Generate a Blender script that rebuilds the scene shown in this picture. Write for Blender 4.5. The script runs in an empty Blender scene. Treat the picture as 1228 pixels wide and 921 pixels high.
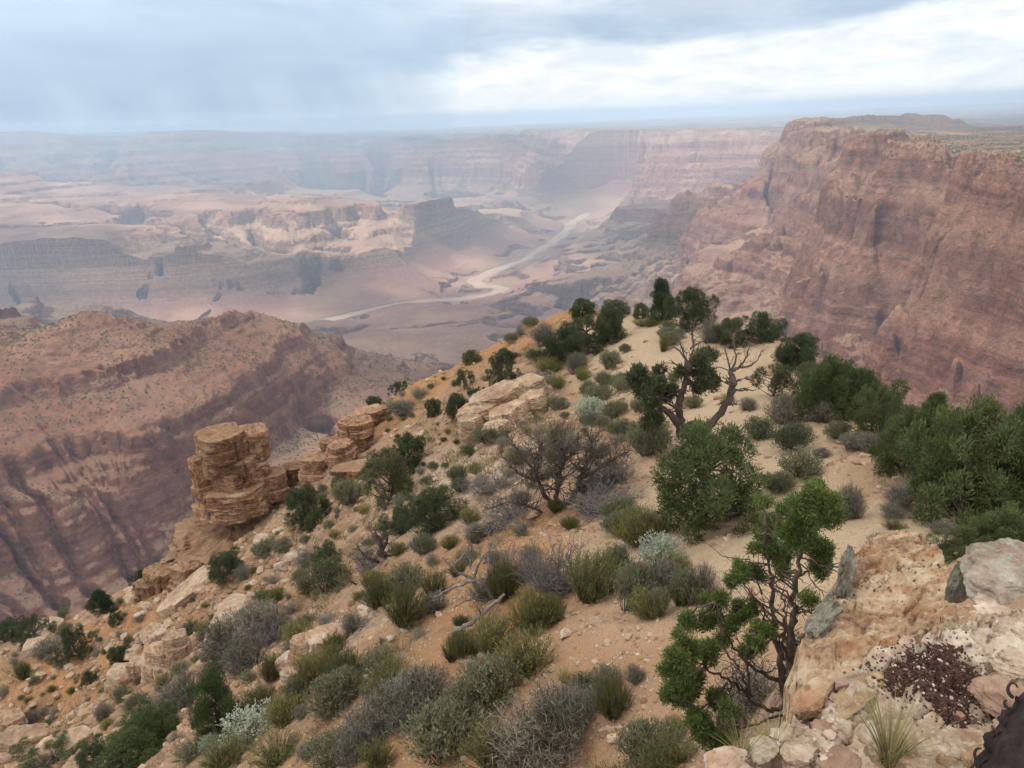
import bpy, bmesh, math, random
import numpy as np
from mathutils import Matrix, Vector

# ---------------------------------------------------------------- camera
scene = bpy.context.scene
COL = scene.collection
F_MM, PITCH, ROLL = 26.0, math.radians(19.8), math.radians(2.4)
FPX = 1228 * F_MM / 36.0
cp, sp, cr, sr = math.cos(PITCH), math.sin(PITCH), math.cos(ROLL), math.sin(ROLL)
CF = np.array((0.0, cp, -sp))
_u0 = np.array((0.0, sp, cp)); _r0 = np.array((1.0, 0.0, 0.0))
CR = cr * _r0 - sr * _u0
CU = sr * _r0 + cr * _u0
cam_d = bpy.data.cameras.new('camera')
cam_d.lens = F_MM; cam_d.sensor_width = 36.0; cam_d.sensor_fit = 'HORIZONTAL'
cam_d.clip_start = 0.05; cam_d.clip_end = 400000.0
cam = bpy.data.objects.new('camera', cam_d)
cam.matrix_world = Matrix([(CR[i], CU[i], -CF[i], 0.0) for i in range(3)] + [(0, 0, 0, 1)])
COL.objects.link(cam); scene.camera = cam

# ---------------------------------------------------------------- light
SUN_EL, SUN_AZ = math.radians(54), math.radians(-104)      # azimuth clockwise from +Y
SDIR = np.array((math.sin(SUN_AZ) * math.cos(SUN_EL), math.cos(SUN_AZ) * math.cos(SUN_EL), math.sin(SUN_EL)))
sun_d = bpy.data.lights.new('sun', 'SUN')
sun_d.energy = 4.6; sun_d.angle = math.radians(1.5); sun_d.color = (1.0, 0.95, 0.87)
sun = bpy.data.objects.new('sun', sun_d); COL.objects.link(sun)
sun.rotation_euler = Vector(-SDIR).to_track_quat('-Z', 'Y').to_euler()

scene.view_settings.view_transform = 'Standard'
scene.view_settings.look = 'None'
scene.view_settings.exposure = 0.75
scene.view_settings.gamma = 1.0
scene.view_settings.use_curve_mapping = False
cy = scene.cycles
cy.max_bounces = 6; cy.diffuse_bounces = 3; cy.glossy_bounces = 1; cy.transmission_bounces = 4
cy.volume_bounces = 1; cy.transparent_max_bounces = 6
cy.use_denoising = True
cy.caustics_reflective = False; cy.caustics_refractive = False


class NT:
    """tiny helper to wire shader nodes"""
    def __init__(s, tree): s.t = tree; s.n = tree.nodes; s.l = tree.links
    def new(s, kind, **kw):
        nd = s.n.new(kind)
        for k, v in kw.items(): setattr(nd, k, v)
        return nd
    def put(s, sock, v):
        if v is None: return
        if isinstance(v, bpy.types.NodeSocket): s.l.new(v, sock)
        else:
            if hasattr(sock, 'default_value') and hasattr(sock.default_value, '__len__') and len(sock.default_value) == 4 and len(v) == 3: v = (*v, 1)
            sock.default_value = v
    def math(s, op, a, b=None, c=None, clamp=False):
        nd = s.new('ShaderNodeMath', operation=op); nd.use_clamp = clamp
        s.put(nd.inputs[0], a); s.put(nd.inputs[1], b); s.put(nd.inputs[2], c)
        return nd.outputs[0]
    def vmath(s, op, a, b=None):
        nd = s.new('ShaderNodeVectorMath', operation=op)
        s.put(nd.inputs[0], a)
        if b is not None: s.put(nd.inputs[1], b)
        return nd.outputs[0]
    def mix(s, f, a, b, mode='MIX'):
        nd = s.new('ShaderNodeMix', data_type='RGBA', blend_type=mode)
        s.put(nd.inputs[0], f); s.put(nd.inputs[6], a); s.put(nd.inputs[7], b)
        return nd.outputs[2]
    def rng(s, v, a, b, c=0.0, d=1.0, smooth=False):
        nd = s.new('ShaderNodeMapRange'); nd.clamp = True
        if smooth: nd.interpolation_type = 'SMOOTHSTEP'
        for i, x in enumerate((v, a, b, c, d)): s.put(nd.inputs[i], x)
        return nd.outputs[0]
    def noise(s, vec, scale, detail=4.0, rough=0.55, dist=0.0, out=0):
        nd = s.new('ShaderNodeTexNoise')
        s.put(nd.inputs['Vector'], vec); nd.inputs['Scale'].default_value = scale
        nd.inputs['Detail'].default_value = detail; nd.inputs['Roughness'].default_value = rough
        nd.inputs['Distortion'].default_value = dist
        return nd.outputs[out]
    def voro(s, vec, scale, feature='F1', out='Distance', rand=1.0):
        nd = s.new('ShaderNodeTexVoronoi', feature=feature)
        s.put(nd.inputs['Vector'], vec); nd.inputs['Scale'].default_value = scale
        nd.inputs['Randomness'].default_value = rand
        return nd.outputs[out]
    def ramp(s, v, stops, interp='LINEAR'):
        nd = s.new('ShaderNodeValToRGB'); e = nd.color_ramp.elements
        nd.color_ramp.interpolation = interp
        while len(e) > 1: e.remove(e[-1])
        e[0].position = stops[0][0]; e[0].color = (*stops[0][1], 1)
        for p, c in stops[1:]:
            x = e.new(p); x.color = (*c, 1)
        s.put(nd.inputs[0], v)
        return nd.outputs[0]
    def attr(s, name, out='Fac'):
        return s.new('ShaderNodeAttribute', attribute_name=name).outputs[out]
    def sep(s, v):
        nd = s.new('ShaderNodeSeparateXYZ'); s.put(nd.inputs[0], v); return nd.outputs
    def comb(s, x, y, z):
        nd = s.new('ShaderNodeCombineXYZ'); s.put(nd.inputs[0], x); s.put(nd.inputs[1], y); s.put(nd.inputs[2], z); return nd.outputs[0]
    def scl(s, v, xyz):
        return s.vmath('MULTIPLY', v, xyz)
    def bump(s, h, strength, dist):
        nd = s.new('ShaderNodeBump'); nd.inputs['Strength'].default_value = strength; nd.inputs['Distance'].default_value = dist
        s.put(nd.inputs['Height'], h); return nd.outputs[0]


def new_mat(name, rough=0.9, spec=0.15):
    m = bpy.data.materials.new(name); m.use_nodes = True
    t = NT(m.node_tree); b = m.node_tree.nodes['Principled BSDF']
    b.inputs['Roughness'].default_value = rough
    b.inputs['Specular IOR Level'].default_value = spec
    return m, t, b


# sky: Nishita with a procedural overcast of banked clouds
world = bpy.data.worlds.new('World'); scene.world = world; world.use_nodes = True
w = NT(world.node_tree); w.n.clear()
w_out = w.new('ShaderNodeOutputWorld'); w_bg = w.new('ShaderNodeBackground')
w.l.new(w_bg.outputs[0], w_out.inputs[0])
sky = w.new('ShaderNodeTexSky', sky_type='NISHITA'); sky.sun_disc = False
sky.sun_elevation = SUN_EL; sky.sun_rotation = SUN_AZ % (2 * math.pi)
sky.altitude = 2200; sky.air_density = 1.0; sky.dust_density = 2.0
STR = 0.075
w_bg.inputs[1].default_value = STR
dirv = w.new('ShaderNodeTexCoord').outputs['Generated']
dx, dy, dz = w.sep(dirv)
side = w.math('DIVIDE', dx, w.math('MAXIMUM', dy, 0.2))                     # tan(azimuth): rain to the left, bright bank to the right
def cl(kx, kz, seed, det=7.0, rough=.6, dist=.35):
    return w.noise(w.comb(w.math('MULTIPLY', w.math('ADD', dx, seed), kx), w.math('MULTIPLY', dy, kx), w.math('MULTIPLY', dz, kz)), 1.0, det, rough, dist)
n_big = cl(2.2, 9.0, .3, 5); n_mid = cl(4.5, 20.0, 2.1); n_fin = cl(9.0, 34.0, 5.7)
wob = w.math('ADD', w.math('MULTIPLY', w.math('SUBTRACT', n_big, .5), .10), w.math('MULTIPLY', w.math('SUBTRACT', n_mid, .5), .07))
eb = w.math('ADD', w.math('ADD', .0815, w.math('MULTIPLY', side, .048)), wob)
h = w.math('SUBTRACT', dz, eb)                                            # above or below the dark base of the deck
upper = w.mix(w.rng(n_mid, .36, .62, smooth=True), (4.9, 5.7, 6.6), (7.8, 8.25, 8.7))
base = w.mix(w.rng(n_fin, .36, .66), (3.9, 4.9, 6.1), (5.4, 6.3, 7.25))
low_r = w.mix(w.rng(n_fin, .34, .62, smooth=True), (6.8, 7.3, 7.7), (9.3, 9.2, 8.9))
curt = w.noise(w.comb(w.math('MULTIPLY', w.math('ADD', side, w.math('MULTIPLY', dz, .35)), 9.0), 0.0, w.math('MULTIPLY', dz, 1.2)), 1.0, 3.0)
low_l = w.mix(w.rng(curt, .36, .66, smooth=True), (3.1, 4.5, 6.0), (6.3, 7.4, 8.2))
low = w.mix(w.rng(w.math('ADD', side, w.math('MULTIPLY', wob, 2.0)), -.02, -.30, smooth=True), low_r, low_l)
clouds_c = w.mix(w.rng(h, -.022, .004, smooth=True), low, base)
clouds_c = w.mix(w.rng(h, .012, .055, smooth=True), clouds_c, upper)
over = w.rng(dz, 0.3, 0.55)
clouds_c = w.mix(over, clouds_c, w.mix(w.rng(n_big, 0.4, 0.65), (5.2, 5.7, 6.3), (8.5, 8.5, 8.5)))
w.l.new(w.mix(.93, sky.outputs[0], clouds_c), w_bg.inputs[0])


# ---------------------------------------------------------------- numpy helpers
_perm = np.random.RandomState(7).permutation(4096).astype(np.int64)
def _h(ix, iy, seed): return _perm[(_perm[(ix + seed * 131) & 4095] + iy) & 4095]
def perlin(x, y, seed=0):
    ix = np.floor(x).astype(np.int64); iy = np.floor(y).astype(np.int64)
    fx = x - ix; fy = y - iy
    u = fx * fx * fx * (fx * (fx * 6 - 15) + 10); v = fy * fy * fy * (fy * (fy * 6 - 15) + 10)
    def g(a, b):
        t = _h(ix + a, iy + b, seed) * (2 * np.pi / 4096.0)
        return np.cos(t) * (fx - a) + np.sin(t) * (fy - b)
    n0 = g(0, 0); n0 = n0 + u * (g(1, 0) - n0)
    n1 = g(0, 1); n1 = n1 + u * (g(1, 1) - n1)
    return (n0 + v * (n1 - n0)) * 1.5
def fbm(x, y, octs=4, gain=0.5, seed=0):
    s = 0.0; a = 1.0
    for i in range(octs):
        s = s + a * perlin(x * 2.03 ** i + 17.3 * i, y * 2.03 ** i - 9.1 * i, seed + i); a *= gain
    return s
def ridged(x, y, octs=4, gain=0.5, seed=0):
    s = 0.0; a = 1.0
    for i in range(octs):
        s = s + a * (1 - 2 * np.abs(perlin(x * 2.03 ** i + 5.3 * i, y * 2.03 ** i + 3.7 * i, seed + i))); a *= gain
    return s
def noise3(p, scale, seed=0, octs=3, gain=0.5):
    """cheap solid noise for rock displacement: three crossed 2D fields"""
    x, y, z = (p[:, i] * scale for i in range(3))
    return (fbm(x + .31 * z, y - .27 * z, octs, gain, seed) + fbm(y + .29 * x + 11, z + .33 * x, octs, gain, seed + 20) + fbm(z - .3 * y, x + .28 * y + 23, octs, gain, seed + 40)) / 1.7

def ray(px, py):
    d = CF + (px - 614.0) / FPX * CR + (460.5 - py) / FPX * CU
    return d / math.hypot(d[0], d[1])            # unit horizontal length
def P(px, py, rng):                               # photo direction at a horizontal range in metres
    return ray(px, py) * rng
def PZ(px, py, z):
    d = ray(px, py); return d * (z / d[2])
def project(p):
    x, y, z = p @ CR, p @ CU, p @ CF
    return np.stack([614 + FPX * x / z, 460.5 - FPX * y / z, z], -1)

def solve_field(lines, th0, th1, xi0, xi1, nt, nx, zinv=None, iters=160, levels=6):
    """membrane through contour, ridge and valley lines on a log-polar sheet; lines: lists of world points"""
    ths, xis, zs = [], [], []
    for ln in lines:
        ln = np.asarray(ln, float)
        r = np.hypot(ln[:, 0], ln[:, 1]); th = np.arctan2(ln[:, 0], ln[:, 1]); xi = np.log(r); z = ln[:, 2]
        if len(ln) == 1: ths.append(th); xis.append(xi); zs.append(z); continue
        for i in range(len(ln) - 1):
            n = int(max(abs(th[i+1]-th[i]) / (th1-th0) * nt, abs(xi[i+1]-xi[i]) / (xi1-xi0) * nx) * 2) + 2
            t = np.linspace(0, 1, n)
            ths.append(th[i] + t*(th[i+1]-th[i])); xis.append(xi[i] + t*(xi[i+1]-xi[i])); zs.append(z[i] + t*(z[i+1]-z[i]))
    ths = np.concatenate(ths); xis = np.concatenate(xis); zs = np.concatenate(zs)
    if zinv is not None: zs = zinv(zs)
    f = None
    for lv in range(levels - 1, -1, -1):
        a, b = max(nt >> lv, 4), max(nx >> lv, 4)
        i = np.round((ths - th0) / (th1 - th0) * (a - 1)).astype(int); j = np.round((xis - xi0) / (xi1 - xi0) * (b - 1)).astype(int)
        ok = (i >= 0) & (i < a) & (j >= 0) & (j < b)
        s = np.zeros((a, b)); c = np.zeros((a, b))
        np.add.at(s, (i[ok], j[ok]), zs[ok]); np.add.at(c, (i[ok], j[ok]), 1)
        m = c > 0; cz = np.where(m, s / np.maximum(c, 1), 0)
        f = np.full((a, b), zs.mean()) if f is None else resample(f, a, b)
        f[m] = cz[m]
        for _ in range(iters * (4 if lv > 3 else 1)):
            p = np.pad(f, 1, mode='edge')
            f = 0.25 * (p[:-2, 1:-1] + p[2:, 1:-1] + p[1:-1, :-2] + p[1:-1, 2:])
            f[m] = cz[m]
    return f
def bil(f, i, j):
    a, b = f.shape
    i = np.clip(i, 0, a - 1.001); j = np.clip(j, 0, b - 1.001)
    i0 = i.astype(int); j0 = j.astype(int); u = i - i0; v = j - j0
    return (f[i0, j0]*(1-u)*(1-v) + f[i0+1, j0]*u*(1-v) + f[i0, j0+1]*(1-u)*v + f[i0+1, j0+1]*u*v)
def resample(f, a, b):
    I, J = np.meshgrid(np.linspace(0, f.shape[0]-1, a), np.linspace(0, f.shape[1]-1, b), indexing='ij')
    return bil(f, I, J)
def smooth(f, n=1):
    for _ in range(n):
        p = np.pad(f, 1, mode='edge')
        f = (4*f + p[:-2, 1:-1] + p[2:, 1:-1] + p[1:-1, :-2] + p[1:-1, 2:]) / 8
    return f
def erode(f, scale, n=40000, steps=90, rate=0.5, seed=1, passes=3, boost=None):
    """rain drops running downhill on the sheet carve a branching net of gullies; scale: metres per cell at each radius column"""
    rs = np.random.RandomState(seed); a, b = f.shape
    f = f / scale[None, :]                       # heights in cells
    for _ in range(passes):
        i = rs.rand(n)*(a-3)+1; j = rs.rand(n)*(b-3)+1
        vi = np.zeros(n); vj = np.zeros(n); load = np.zeros(n)
        gi, gj = np.gradient(f * scale[None, :]); gi = gi/scale; gj = gj/scale
        for k in range(steps):
            ii = i.astype(int); jj = j.astype(int)
            di = -gi[ii, jj]; dj = -gj[ii, jj]
            vi = 0.55*vi + di; vj = 0.55*vj + dj
            sl = np.hypot(di, dj); L = np.hypot(vi, vj) + 1e-9
            cut = np.minimum(sl, 0.9) * rate * 0.04 * min(1.0, k/12 + .2)
            np.add.at(f, (ii, jj), -cut if boost is None else -cut*boost[jj])
            i = np.clip(i + vi/L, 1, a-2); j = np.clip(j + vj/L, 1, b-2)
            if k % 15 == 14: gi, gj = np.gradient(f * scale[None, :]); gi = gi/scale; gj = gj/scale
        f = smooth(f, 1)
    return f * scale[None, :]

def make_mesh(name, verts, faces, mat=None, smooth_sh=True, attrs=None, parent=None):
    """verts (n,3); faces (m,k) int array or list of such arrays"""
    me = bpy.data.meshes.new(name)
    fl = faces if isinstance(faces, list) else [faces]
    fl = [np.asarray(x, np.int32) for x in fl if len(x)]
    verts = np.asarray(verts, np.float32)
    me.vertices.add(len(verts)); me.vertices.foreach_set('co', verts.ravel())
    nl = sum(x.size for x in fl); npoly = sum(len(x) for x in fl)
    me.loops.add(nl); me.loops.foreach_set('vertex_index', np.concatenate([x.ravel() for x in fl]))
    me.polygons.add(npoly)
    tot = np.concatenate([np.full(len(x), x.shape[1], np.int32) for x in fl])
    me.polygons.foreach_set('loop_start', (np.cumsum(tot) - tot).astype(np.int32))
    me.polygons.foreach_set('use_smooth', np.full(npoly, smooth_sh))
    me.update(calc_edges=True); me.validate()
    for k, v in (attrs or {}).items():
        v = np.asarray(v, np.float32)
        if v.ndim == 1:
            me.attributes.new(k, 'FLOAT', 'POINT').data.foreach_set('value', v)
        else:
            me.attributes.new(k, 'FLOAT_COLOR', 'POINT').data.foreach_set('color', np.c_[v[:, :3], np.ones(len(v))].astype(np.float32).ravel())
    if mat:
        for m_ in (mat if isinstance(mat, (list, tuple)) else [mat]): me.materials.append(m_)
    return me
def link(name, me, parent=None, loc=None):
    o = bpy.data.objects.new(name, me); COL.objects.link(o)
    if parent is not None: o.parent = parent
    if loc is not None: o.location = loc
    return o
def tag(o, label=None, cat=None, group=None, kind=None):
    if label: o['label'] = label
    if cat: o['category'] = cat
    if group: o['group'] = group
    if kind: o['kind'] = kind
    return o
def grid_faces(a, b, keep=None):
    i, j = np.meshgrid(np.arange(a-1), np.arange(b-1), indexing='ij')
    q = np.stack([i*b+j, i*b+j+1, (i+1)*b+j+1, (i+1)*b+j], -1).reshape(-1, 4)[:, ::-1]
    return q if keep is None else q[keep.ravel()]
def submesh(verts, faces, attrs):
    u, inv = np.unique(faces, return_inverse=True)
    return verts[u], inv.reshape(faces.shape), {k: v[u] for k, v in attrs.items()}

# ---------------------------------------------------------------- the canyon (real distances, metres)
K = 1000.0
def L(*pts): return [P(x, y, d*K) for x, y, d in pts]
def LZ(z, *pts): return [PZ(x, y, z) for x, y in pts]
def LW(*pts): return [(math.sin(math.radians(a))*r*K, math.cos(math.radians(a))*r*K, z) for a, r, z in pts]

# strata: (thickness, share of the plan width it takes): small share = cliff, large = slope
_lay = [(110, .25), (70, 1.5), (95, .2), (80, 1.7), (40, .3), (45, 1.4), (35, .3), (55, 1.5), (40, .3), (65, 1.5), (30, .4), (40, 1.3), (150, .2), (60, 1.3), (50, .6), (130, 1.8), (75, .22), (60, 1.3), (40, .6), (120, 1.3), (40, .8), (150, 1.1)]
_t = np.array([a for a, _ in _lay], float); _wd = np.array([a*b for a, b in _lay]); _wd *= _t.sum()/_wd.sum()
ZO = np.concatenate([[2000., -90.], -90 - np.cumsum(_t), [-4000.]])
ZI = np.concatenate([[2000., -90.], -90 - np.cumsum(_wd), [-4000.]])
def terr(z): return np.interp(z, ZI[::-1], ZO[::-1])
def terr_inv(z): return np.interp(z, ZO[::-1], ZI[::-1])

river_px = [(704, 256), (686, 268), (676, 282), (664, 290), (645, 301), (624, 314), (597, 323), (577, 332), (568, 338), (576, 344), (594, 344), (603, 346), (592, 353), (560, 358), (520, 360), (480, 366), (440, 373), (400, 383), (340, 398), (250, 412), (100, 420), (-120, 425)]
RZ = -1452.0
river = np.array(LZ(RZ, *river_px))
lines = [
  # horizon and plateaus
  LW((-55, 60, 150), (-20, 60, -150), (-5, 60, -650), (20, 60, -560), (55, 60, -500)),
  LW((-55, 24, 120), (-22, 24, 40), (-10, 24, -330), (0, 24, -420), (20, 24, -470), (55, 24, -480)),
  LW((-8, 16.8, -330), (2, 16, -390), (12, 15, -420), (30, 14, -420), (55, 14, -400)),
  # north rim and its foot
  L((-260, 168, 15), (-120, 165, 15.2), (0, 157, 15.5), (60, 156, 15.6), (85, 161, 16.4), (135, 168, 16.8), (180, 162, 16), (205, 157, 15), (240, 155, 14.8), (282, 156, 15), (325, 161, 15.6), (352, 162, 15.6), (362, 160, 15.4), (378, 165, 15.6), (440, 167, 15.8), (500, 166, 15.2)),
  L((-260, 225, 12.5), (0, 212, 13), (100, 222, 12.6), (200, 224, 12.4), (330, 216, 12.8), (450, 228, 12.6)),
  L((282, 157, 14.9), (300, 185, 13.9), (318, 205, 13.2)), L((100, 200, 14), (130, 205, 13.6)), L((0, 190, 14), (50, 195, 13.6)),
  # palisades of the far wall
  L((500, 163, 15), (545, 166, 14.6), (562, 172, 15), (580, 166, 14.2), (625, 163, 14.0), (642, 166, 13.8), (700, 164, 12.9), (735, 165, 12.4), (760, 166, 11.9), (840, 167, 11.0), (910, 167, 10.5), (1000, 170, 10), (1230, 160, 10)),
  L((480, 236, 12.8), (560, 240, 12.6), (600, 228, 12.9), (660, 237, 12.2), (720, 241, 11.2), (800, 245, 10.2), (860, 244, 9.7), (940, 247, 9.4)),
  L((720, 205, 11.75), (800, 212, 10.75), (870, 210, 10.2)),
  LZ(-1220, (430, 238), (520, 248), (620, 251), (670, 252)),
  # lit ridge beyond the river
  L((218, 232, 10), (228, 236, 9.6), (262, 242, 9.1), (300, 250, 8.8), (330, 247, 8.6), (360, 241, 8.6), (395, 235, 8.6), (430, 241, 8.4), (480, 249, 8.2), (540, 252, 8.3), (553, 247, 8.5), (566, 242, 8.6), (600, 251, 8.7), (630, 260, 8.8), (650, 268, 9.0), (668, 277, 9.0)),
  L((225, 290, 7.4), (270, 300, 7.1), (330, 312, 6.9), (380, 316, 6.7), (430, 314, 6.6), (490, 300, 6.9)),
  L((300, 252, 8.75), (312, 285, 7.75), (330, 310, 6.92)), L((395, 238, 8.55), (400, 275, 7.6), (385, 315, 6.72)), L((470, 250, 8.2), (462, 280, 7.45), (445, 310, 6.7)), L((262, 244, 9.05), (262, 272, 8.0)),
  L((345, 262, 8.65), (352, 285, 7.95), (360, 306, 7.1)), L((432, 262, 8.5), (430, 282, 7.75), (418, 306, 6.9)), L((285, 265, 8.8), (288, 285, 8.05), (300, 303, 7.25)),
  L((520, 290, 7.5), (560, 290, 7.6), (610, 288, 8.0)),
  L((170, 250, 9.6), (215, 262, 8.8), (240, 272, 8.2)),
  L((560, 318, 6.75), (520, 338, 6.5)),
  L((340, 326, 6.0), (390, 322, 6.0), (430, 320, 6.1), (480, 311, 6.35), (505, 318, 6.4), (515, 330, 6.35)),
  L((345, 372, 5.6), (420, 365, 5.87), (480, 358, 6.1), (520, 352, 6.25)),
  # butte on the left
  L((-60, 345, 6.5), (0, 335, 6.4), (40, 308, 6.3), (62, 288, 5.85), (80, 287, 5.85), (100, 291, 6.3), (125, 284, 5.75), (150, 286, 5.65), (170, 294, 6.05), (200, 299, 5.7), (225, 300, 5.6), (252, 304, 6.0), (282, 303, 5.65), (300, 314, 5.7)),
  L((72, 289, 5.85), (60, 330, 5.45)), L((142, 287, 5.7), (138, 335, 5.3)), L((213, 300, 5.65), (214, 340, 5.3)),
  L((15, 318, 7.0), (5, 345, 6.3), (0, 370, 5.7)), L((-30, 365, 5.6), (-60, 385, 5.1)),
  L((90, 276, 7.3), (180, 284, 6.9), (280, 296, 6.6)),
  L((-100, 400, 4.9), (30, 396, 4.9), (100, 394, 4.8), (200, 395, 4.9), (300, 386, 5.1), (345, 374, 5.5)),
  L((-200, 250, 10), (0, 240, 10), (60, 235, 10.4), (150, 238, 11)), L((-200, 300, 7.3), (0, 290, 7.6), (40, 286, 7.5)), L((110, 270, 8.2)),
  L((-60, 235, 10.6), (20, 205, 12.5)), L((0, 262, 8.9), (70, 262, 8.9)),
  [tuple(p) for p in river],
  # floor on the right of the river
  L((720, 262, 8.7), (760, 256, 8.5), (820, 254, 8.2), (870, 256, 7.6)),
  L((695, 303, 7.25), (740, 300, 7.1), (800, 290, 6.9), (850, 283, 6.6)),
  L((690, 322, 6.5), (740, 318, 6.3), (790, 312, 6.2)),
  L((694, 352, 5.35), (740, 352, 5.0), (792, 350, 4.7), (815, 345, 4.6)), L((694, 366, 5.3), (740, 372, 4.93), (792, 384, 4.6)),
  L((640, 350, 5.9), (620, 370, 5.4), (650, 400, 4.7), (720, 400, 4.5), (800, 400, 4.2)),
  L((455, 381, 5.0), (475, 368, 5.3), (520, 371, 5.2), (548, 378, 5.0), (575, 392, 4.7)),
  L((430, 402, 4.5), (520, 410, 4.2), (600, 410, 4.3)), L((380, 392, 5.2), (440, 386, 5.2)),
  # red ridge on the near left: crest, behind, cliffs
  L((-250, 395, 2.1), (-100, 400, 2.0), (0, 402, 1.9), (30, 406, 1.85), (85, 396, 1.8), (108, 381, 1.8), (120, 376, 1.8), (132, 373, 1.8), (150, 378, 1.8), (180, 388, 1.83), (210, 396, 1.85), (240, 400, 1.9), (272, 389, 2.05), (312, 381, 2.15), (345, 386, 2.2), (375, 390, 2.25), (405, 398, 2.3), (440, 424, 2.4), (480, 437, 2.5), (515, 448, 2.55), (580, 480, 2.5)),
  LW((-45, 2.6, -900), (-30, 2.5, -900), (-20, 2.75, -950), (-10, 2.9, -1050), (-5, 3.1, -1130)),
  LW((-45, 3.7, -1250), (-20, 3.7, -1250), (-5, 3.8, -1260), (5, 3.6, -1280)),
  L((-100, 372, 2.9), (15, 373, 2.9), (45, 377, 2.9), (62, 386, 2.95)),
  L((-200, 660, 1.3), (0, 618, 1.37), (60, 605, 1.37), (120, 590, 1.4), (165, 560, 1.42), (200, 535, 1.45), (240, 528, 1.5), (290, 500, 1.6), (320, 462, 1.76), (370, 442, 1.92), (388, 446, 1.98)),
  L((-200, 720, 1.25), (0, 690, 1.3), (80, 660, 1.33), (150, 632, 1.365), (215, 605, 1.42), (290, 560, 1.55), (345, 530, 1.68), (392, 492, 1.9)),
  L((-200, 760, 1.17), (0, 745, 1.22), (100, 720, 1.25), (200, 672, 1.32), (300, 615, 1.42), (400, 540, 1.6), (470, 490, 1.82), (540, 460, 2.1)),
  # the wall on the right: rim, plateau behind, profile of the point, foot
  L((1420, 235, 1.1), (1300, 215, 1.4), (1228, 204, 1.62), (1205, 197, 1.93), (1180, 196, 1.92), (1160, 190, 2.38), (1135, 183, 2.25), (1110, 176, 2.8), (1085, 173, 2.7), (1065, 165, 3.5), (1046, 161, 3.25), (1030, 156, 4.1), (1010, 154, 3.95), (990, 151, 4.9), (975, 149, 4.95), (950, 147, 5.3), (935, 149, 5.35)),
  L((1420, 190, 1.7), (1300, 178, 2.4), (1228, 168, 3.2), (1150, 163, 3.9), (1100, 160, 4.4), (1060, 157, 4.9)),
  L((1420, 152, 5), (1300, 152, 6), (1228, 152, 7.5), (1150, 155, 7), (1080, 152, 7), (1045, 151, 6.5), (1030, 155, 6)),
  L((935, 149, 5.35), (926, 158, 5.32), (915, 182, 5.2), (895, 220, 4.9), (885, 245, 4.7), (860, 290, 4.2), (835, 305, 3.9), (817, 328, 3.62), (812, 343, 3.5)),
  L((814, 368, 3.45), (840, 377, 3.1), (900, 400, 2.6), (1000, 445, 2.0), (1100, 485, 1.58), (1228, 525, 1.33), (1400, 560, 1.05)),
  L((1180, 196, 1.92), (1172, 250, 1.85), (1150, 320, 1.78), (1120, 385, 1.74)), L((1205, 197, 1.93), (1200, 260, 1.86), (1190, 330, 1.78), (1172, 400, 1.70)),
  L((1135, 183, 2.25), (1120, 240, 2.15), (1095, 300, 2.1), (1060, 370, 2.02)), L((1160, 190, 2.38), (1150, 240, 2.32), (1130, 300, 2.24), (1105, 370, 2.06)),
  L((1085, 173, 2.7), (1068, 225, 2.6), (1040, 290, 2.54), (1000, 352, 2.42)), L((1110, 176, 2.8), (1098, 225, 2.72), (1080, 280, 2.6), (1045, 345, 2.46)),
  L((1046, 161, 3.25), (1028, 215, 3.15), (1000, 270, 3.08), (960, 322, 2.96)), L((1065, 165, 3.5), (1052, 215, 3.45), (1032, 262, 3.32), (1000, 320, 3.0)),
  L((1228, 300, 1.58), (1222, 370, 1.5), (1228, 440, 1.45), (1400, 470, 1.12)), L((985, 200, 4.9), (970, 245, 4.5), (950, 275, 4.3)), L((1010, 175, 3.95), (990, 225, 3.85), (965, 262, 3.8)),
  L((905, 305, 4.0), (950, 290, 3.9), (985, 310, 3.4)), L((850, 330, 3.5), (920, 345, 3.1), (1000, 385, 2.5), (1080, 425, 2.0)),
  LW((-50, .3, -330), (0, .3, -330), (50, .3, -330)), LW((-50, .6, -640), (0, .6, -620), (25, .6, -560), (50, .6, -420)),
  LW((-50, .85, -790), (-20, .85, -800), (0, .9, -850), (15, .95, -800), (25, .85, -680), (50, .8, -480)),
  LW((-8, 1.6, -950), (2, 1.9, -1020), (8, 2.4, -1100)), LW((4, 2.9, -1200), (7, 3.4, -1230)),
]
TH0, TH1 = math.radians(-47), math.radians(47)
XI0, XI1 = math.log(300.0), math.log(60000.0)
NT_, NX_ = 520, 1680                                     # nearly square cells
f0 = solve_field(lines, TH0, TH1, XI0, XI1, 260, 840, terr_inv)
f0 = smooth(f0, 2)
# larger fingering of the walls before the gullies run
xi_g = np.linspace(XI0, XI1, 840); th_g = np.linspace(TH0, TH1, 260)
TT, XX = np.meshgrid(th_g, xi_g, indexing='ij'); RR = np.exp(XX)
gy, gx = np.gradient(f0, th_g[1]-th_g[0], xi_g[1]-xi_g[0]); slope0 = np.hypot(gy, gx)/RR
wx, wy = RR*np.sin(TT), RR*np.cos(TT)
amp = np.clip(slope0*1.7, 0.04, 1.0)*np.clip((RR-800)/4000, .28, 1.0)
f0 = f0 + amp*(55*ridged(wx/1500, wy/1500, 3, .55, 3) - 20)
f0 = smooth(f0, 1)
fs0 = smooth(f0, 6)
cell = np.exp(xi_g)*(th_g[1]-th_g[0])
f0 = erode(f0, cell, n=22000, steps=70, rate=.9, seed=2, passes=4, boost=1+2.2*np.clip((np.exp(xi_g)-3200)/2500, 0, 1))
f1 = resample(f0, NT_, NX_)
f0c = resample(f0, NT_, NX_)
xi_g = np.linspace(XI0, XI1, NX_); th_g = np.linspace(TH0, TH1, NT_)
cell = np.exp(xi_g)*(th_g[1]-th_g[0])
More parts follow.
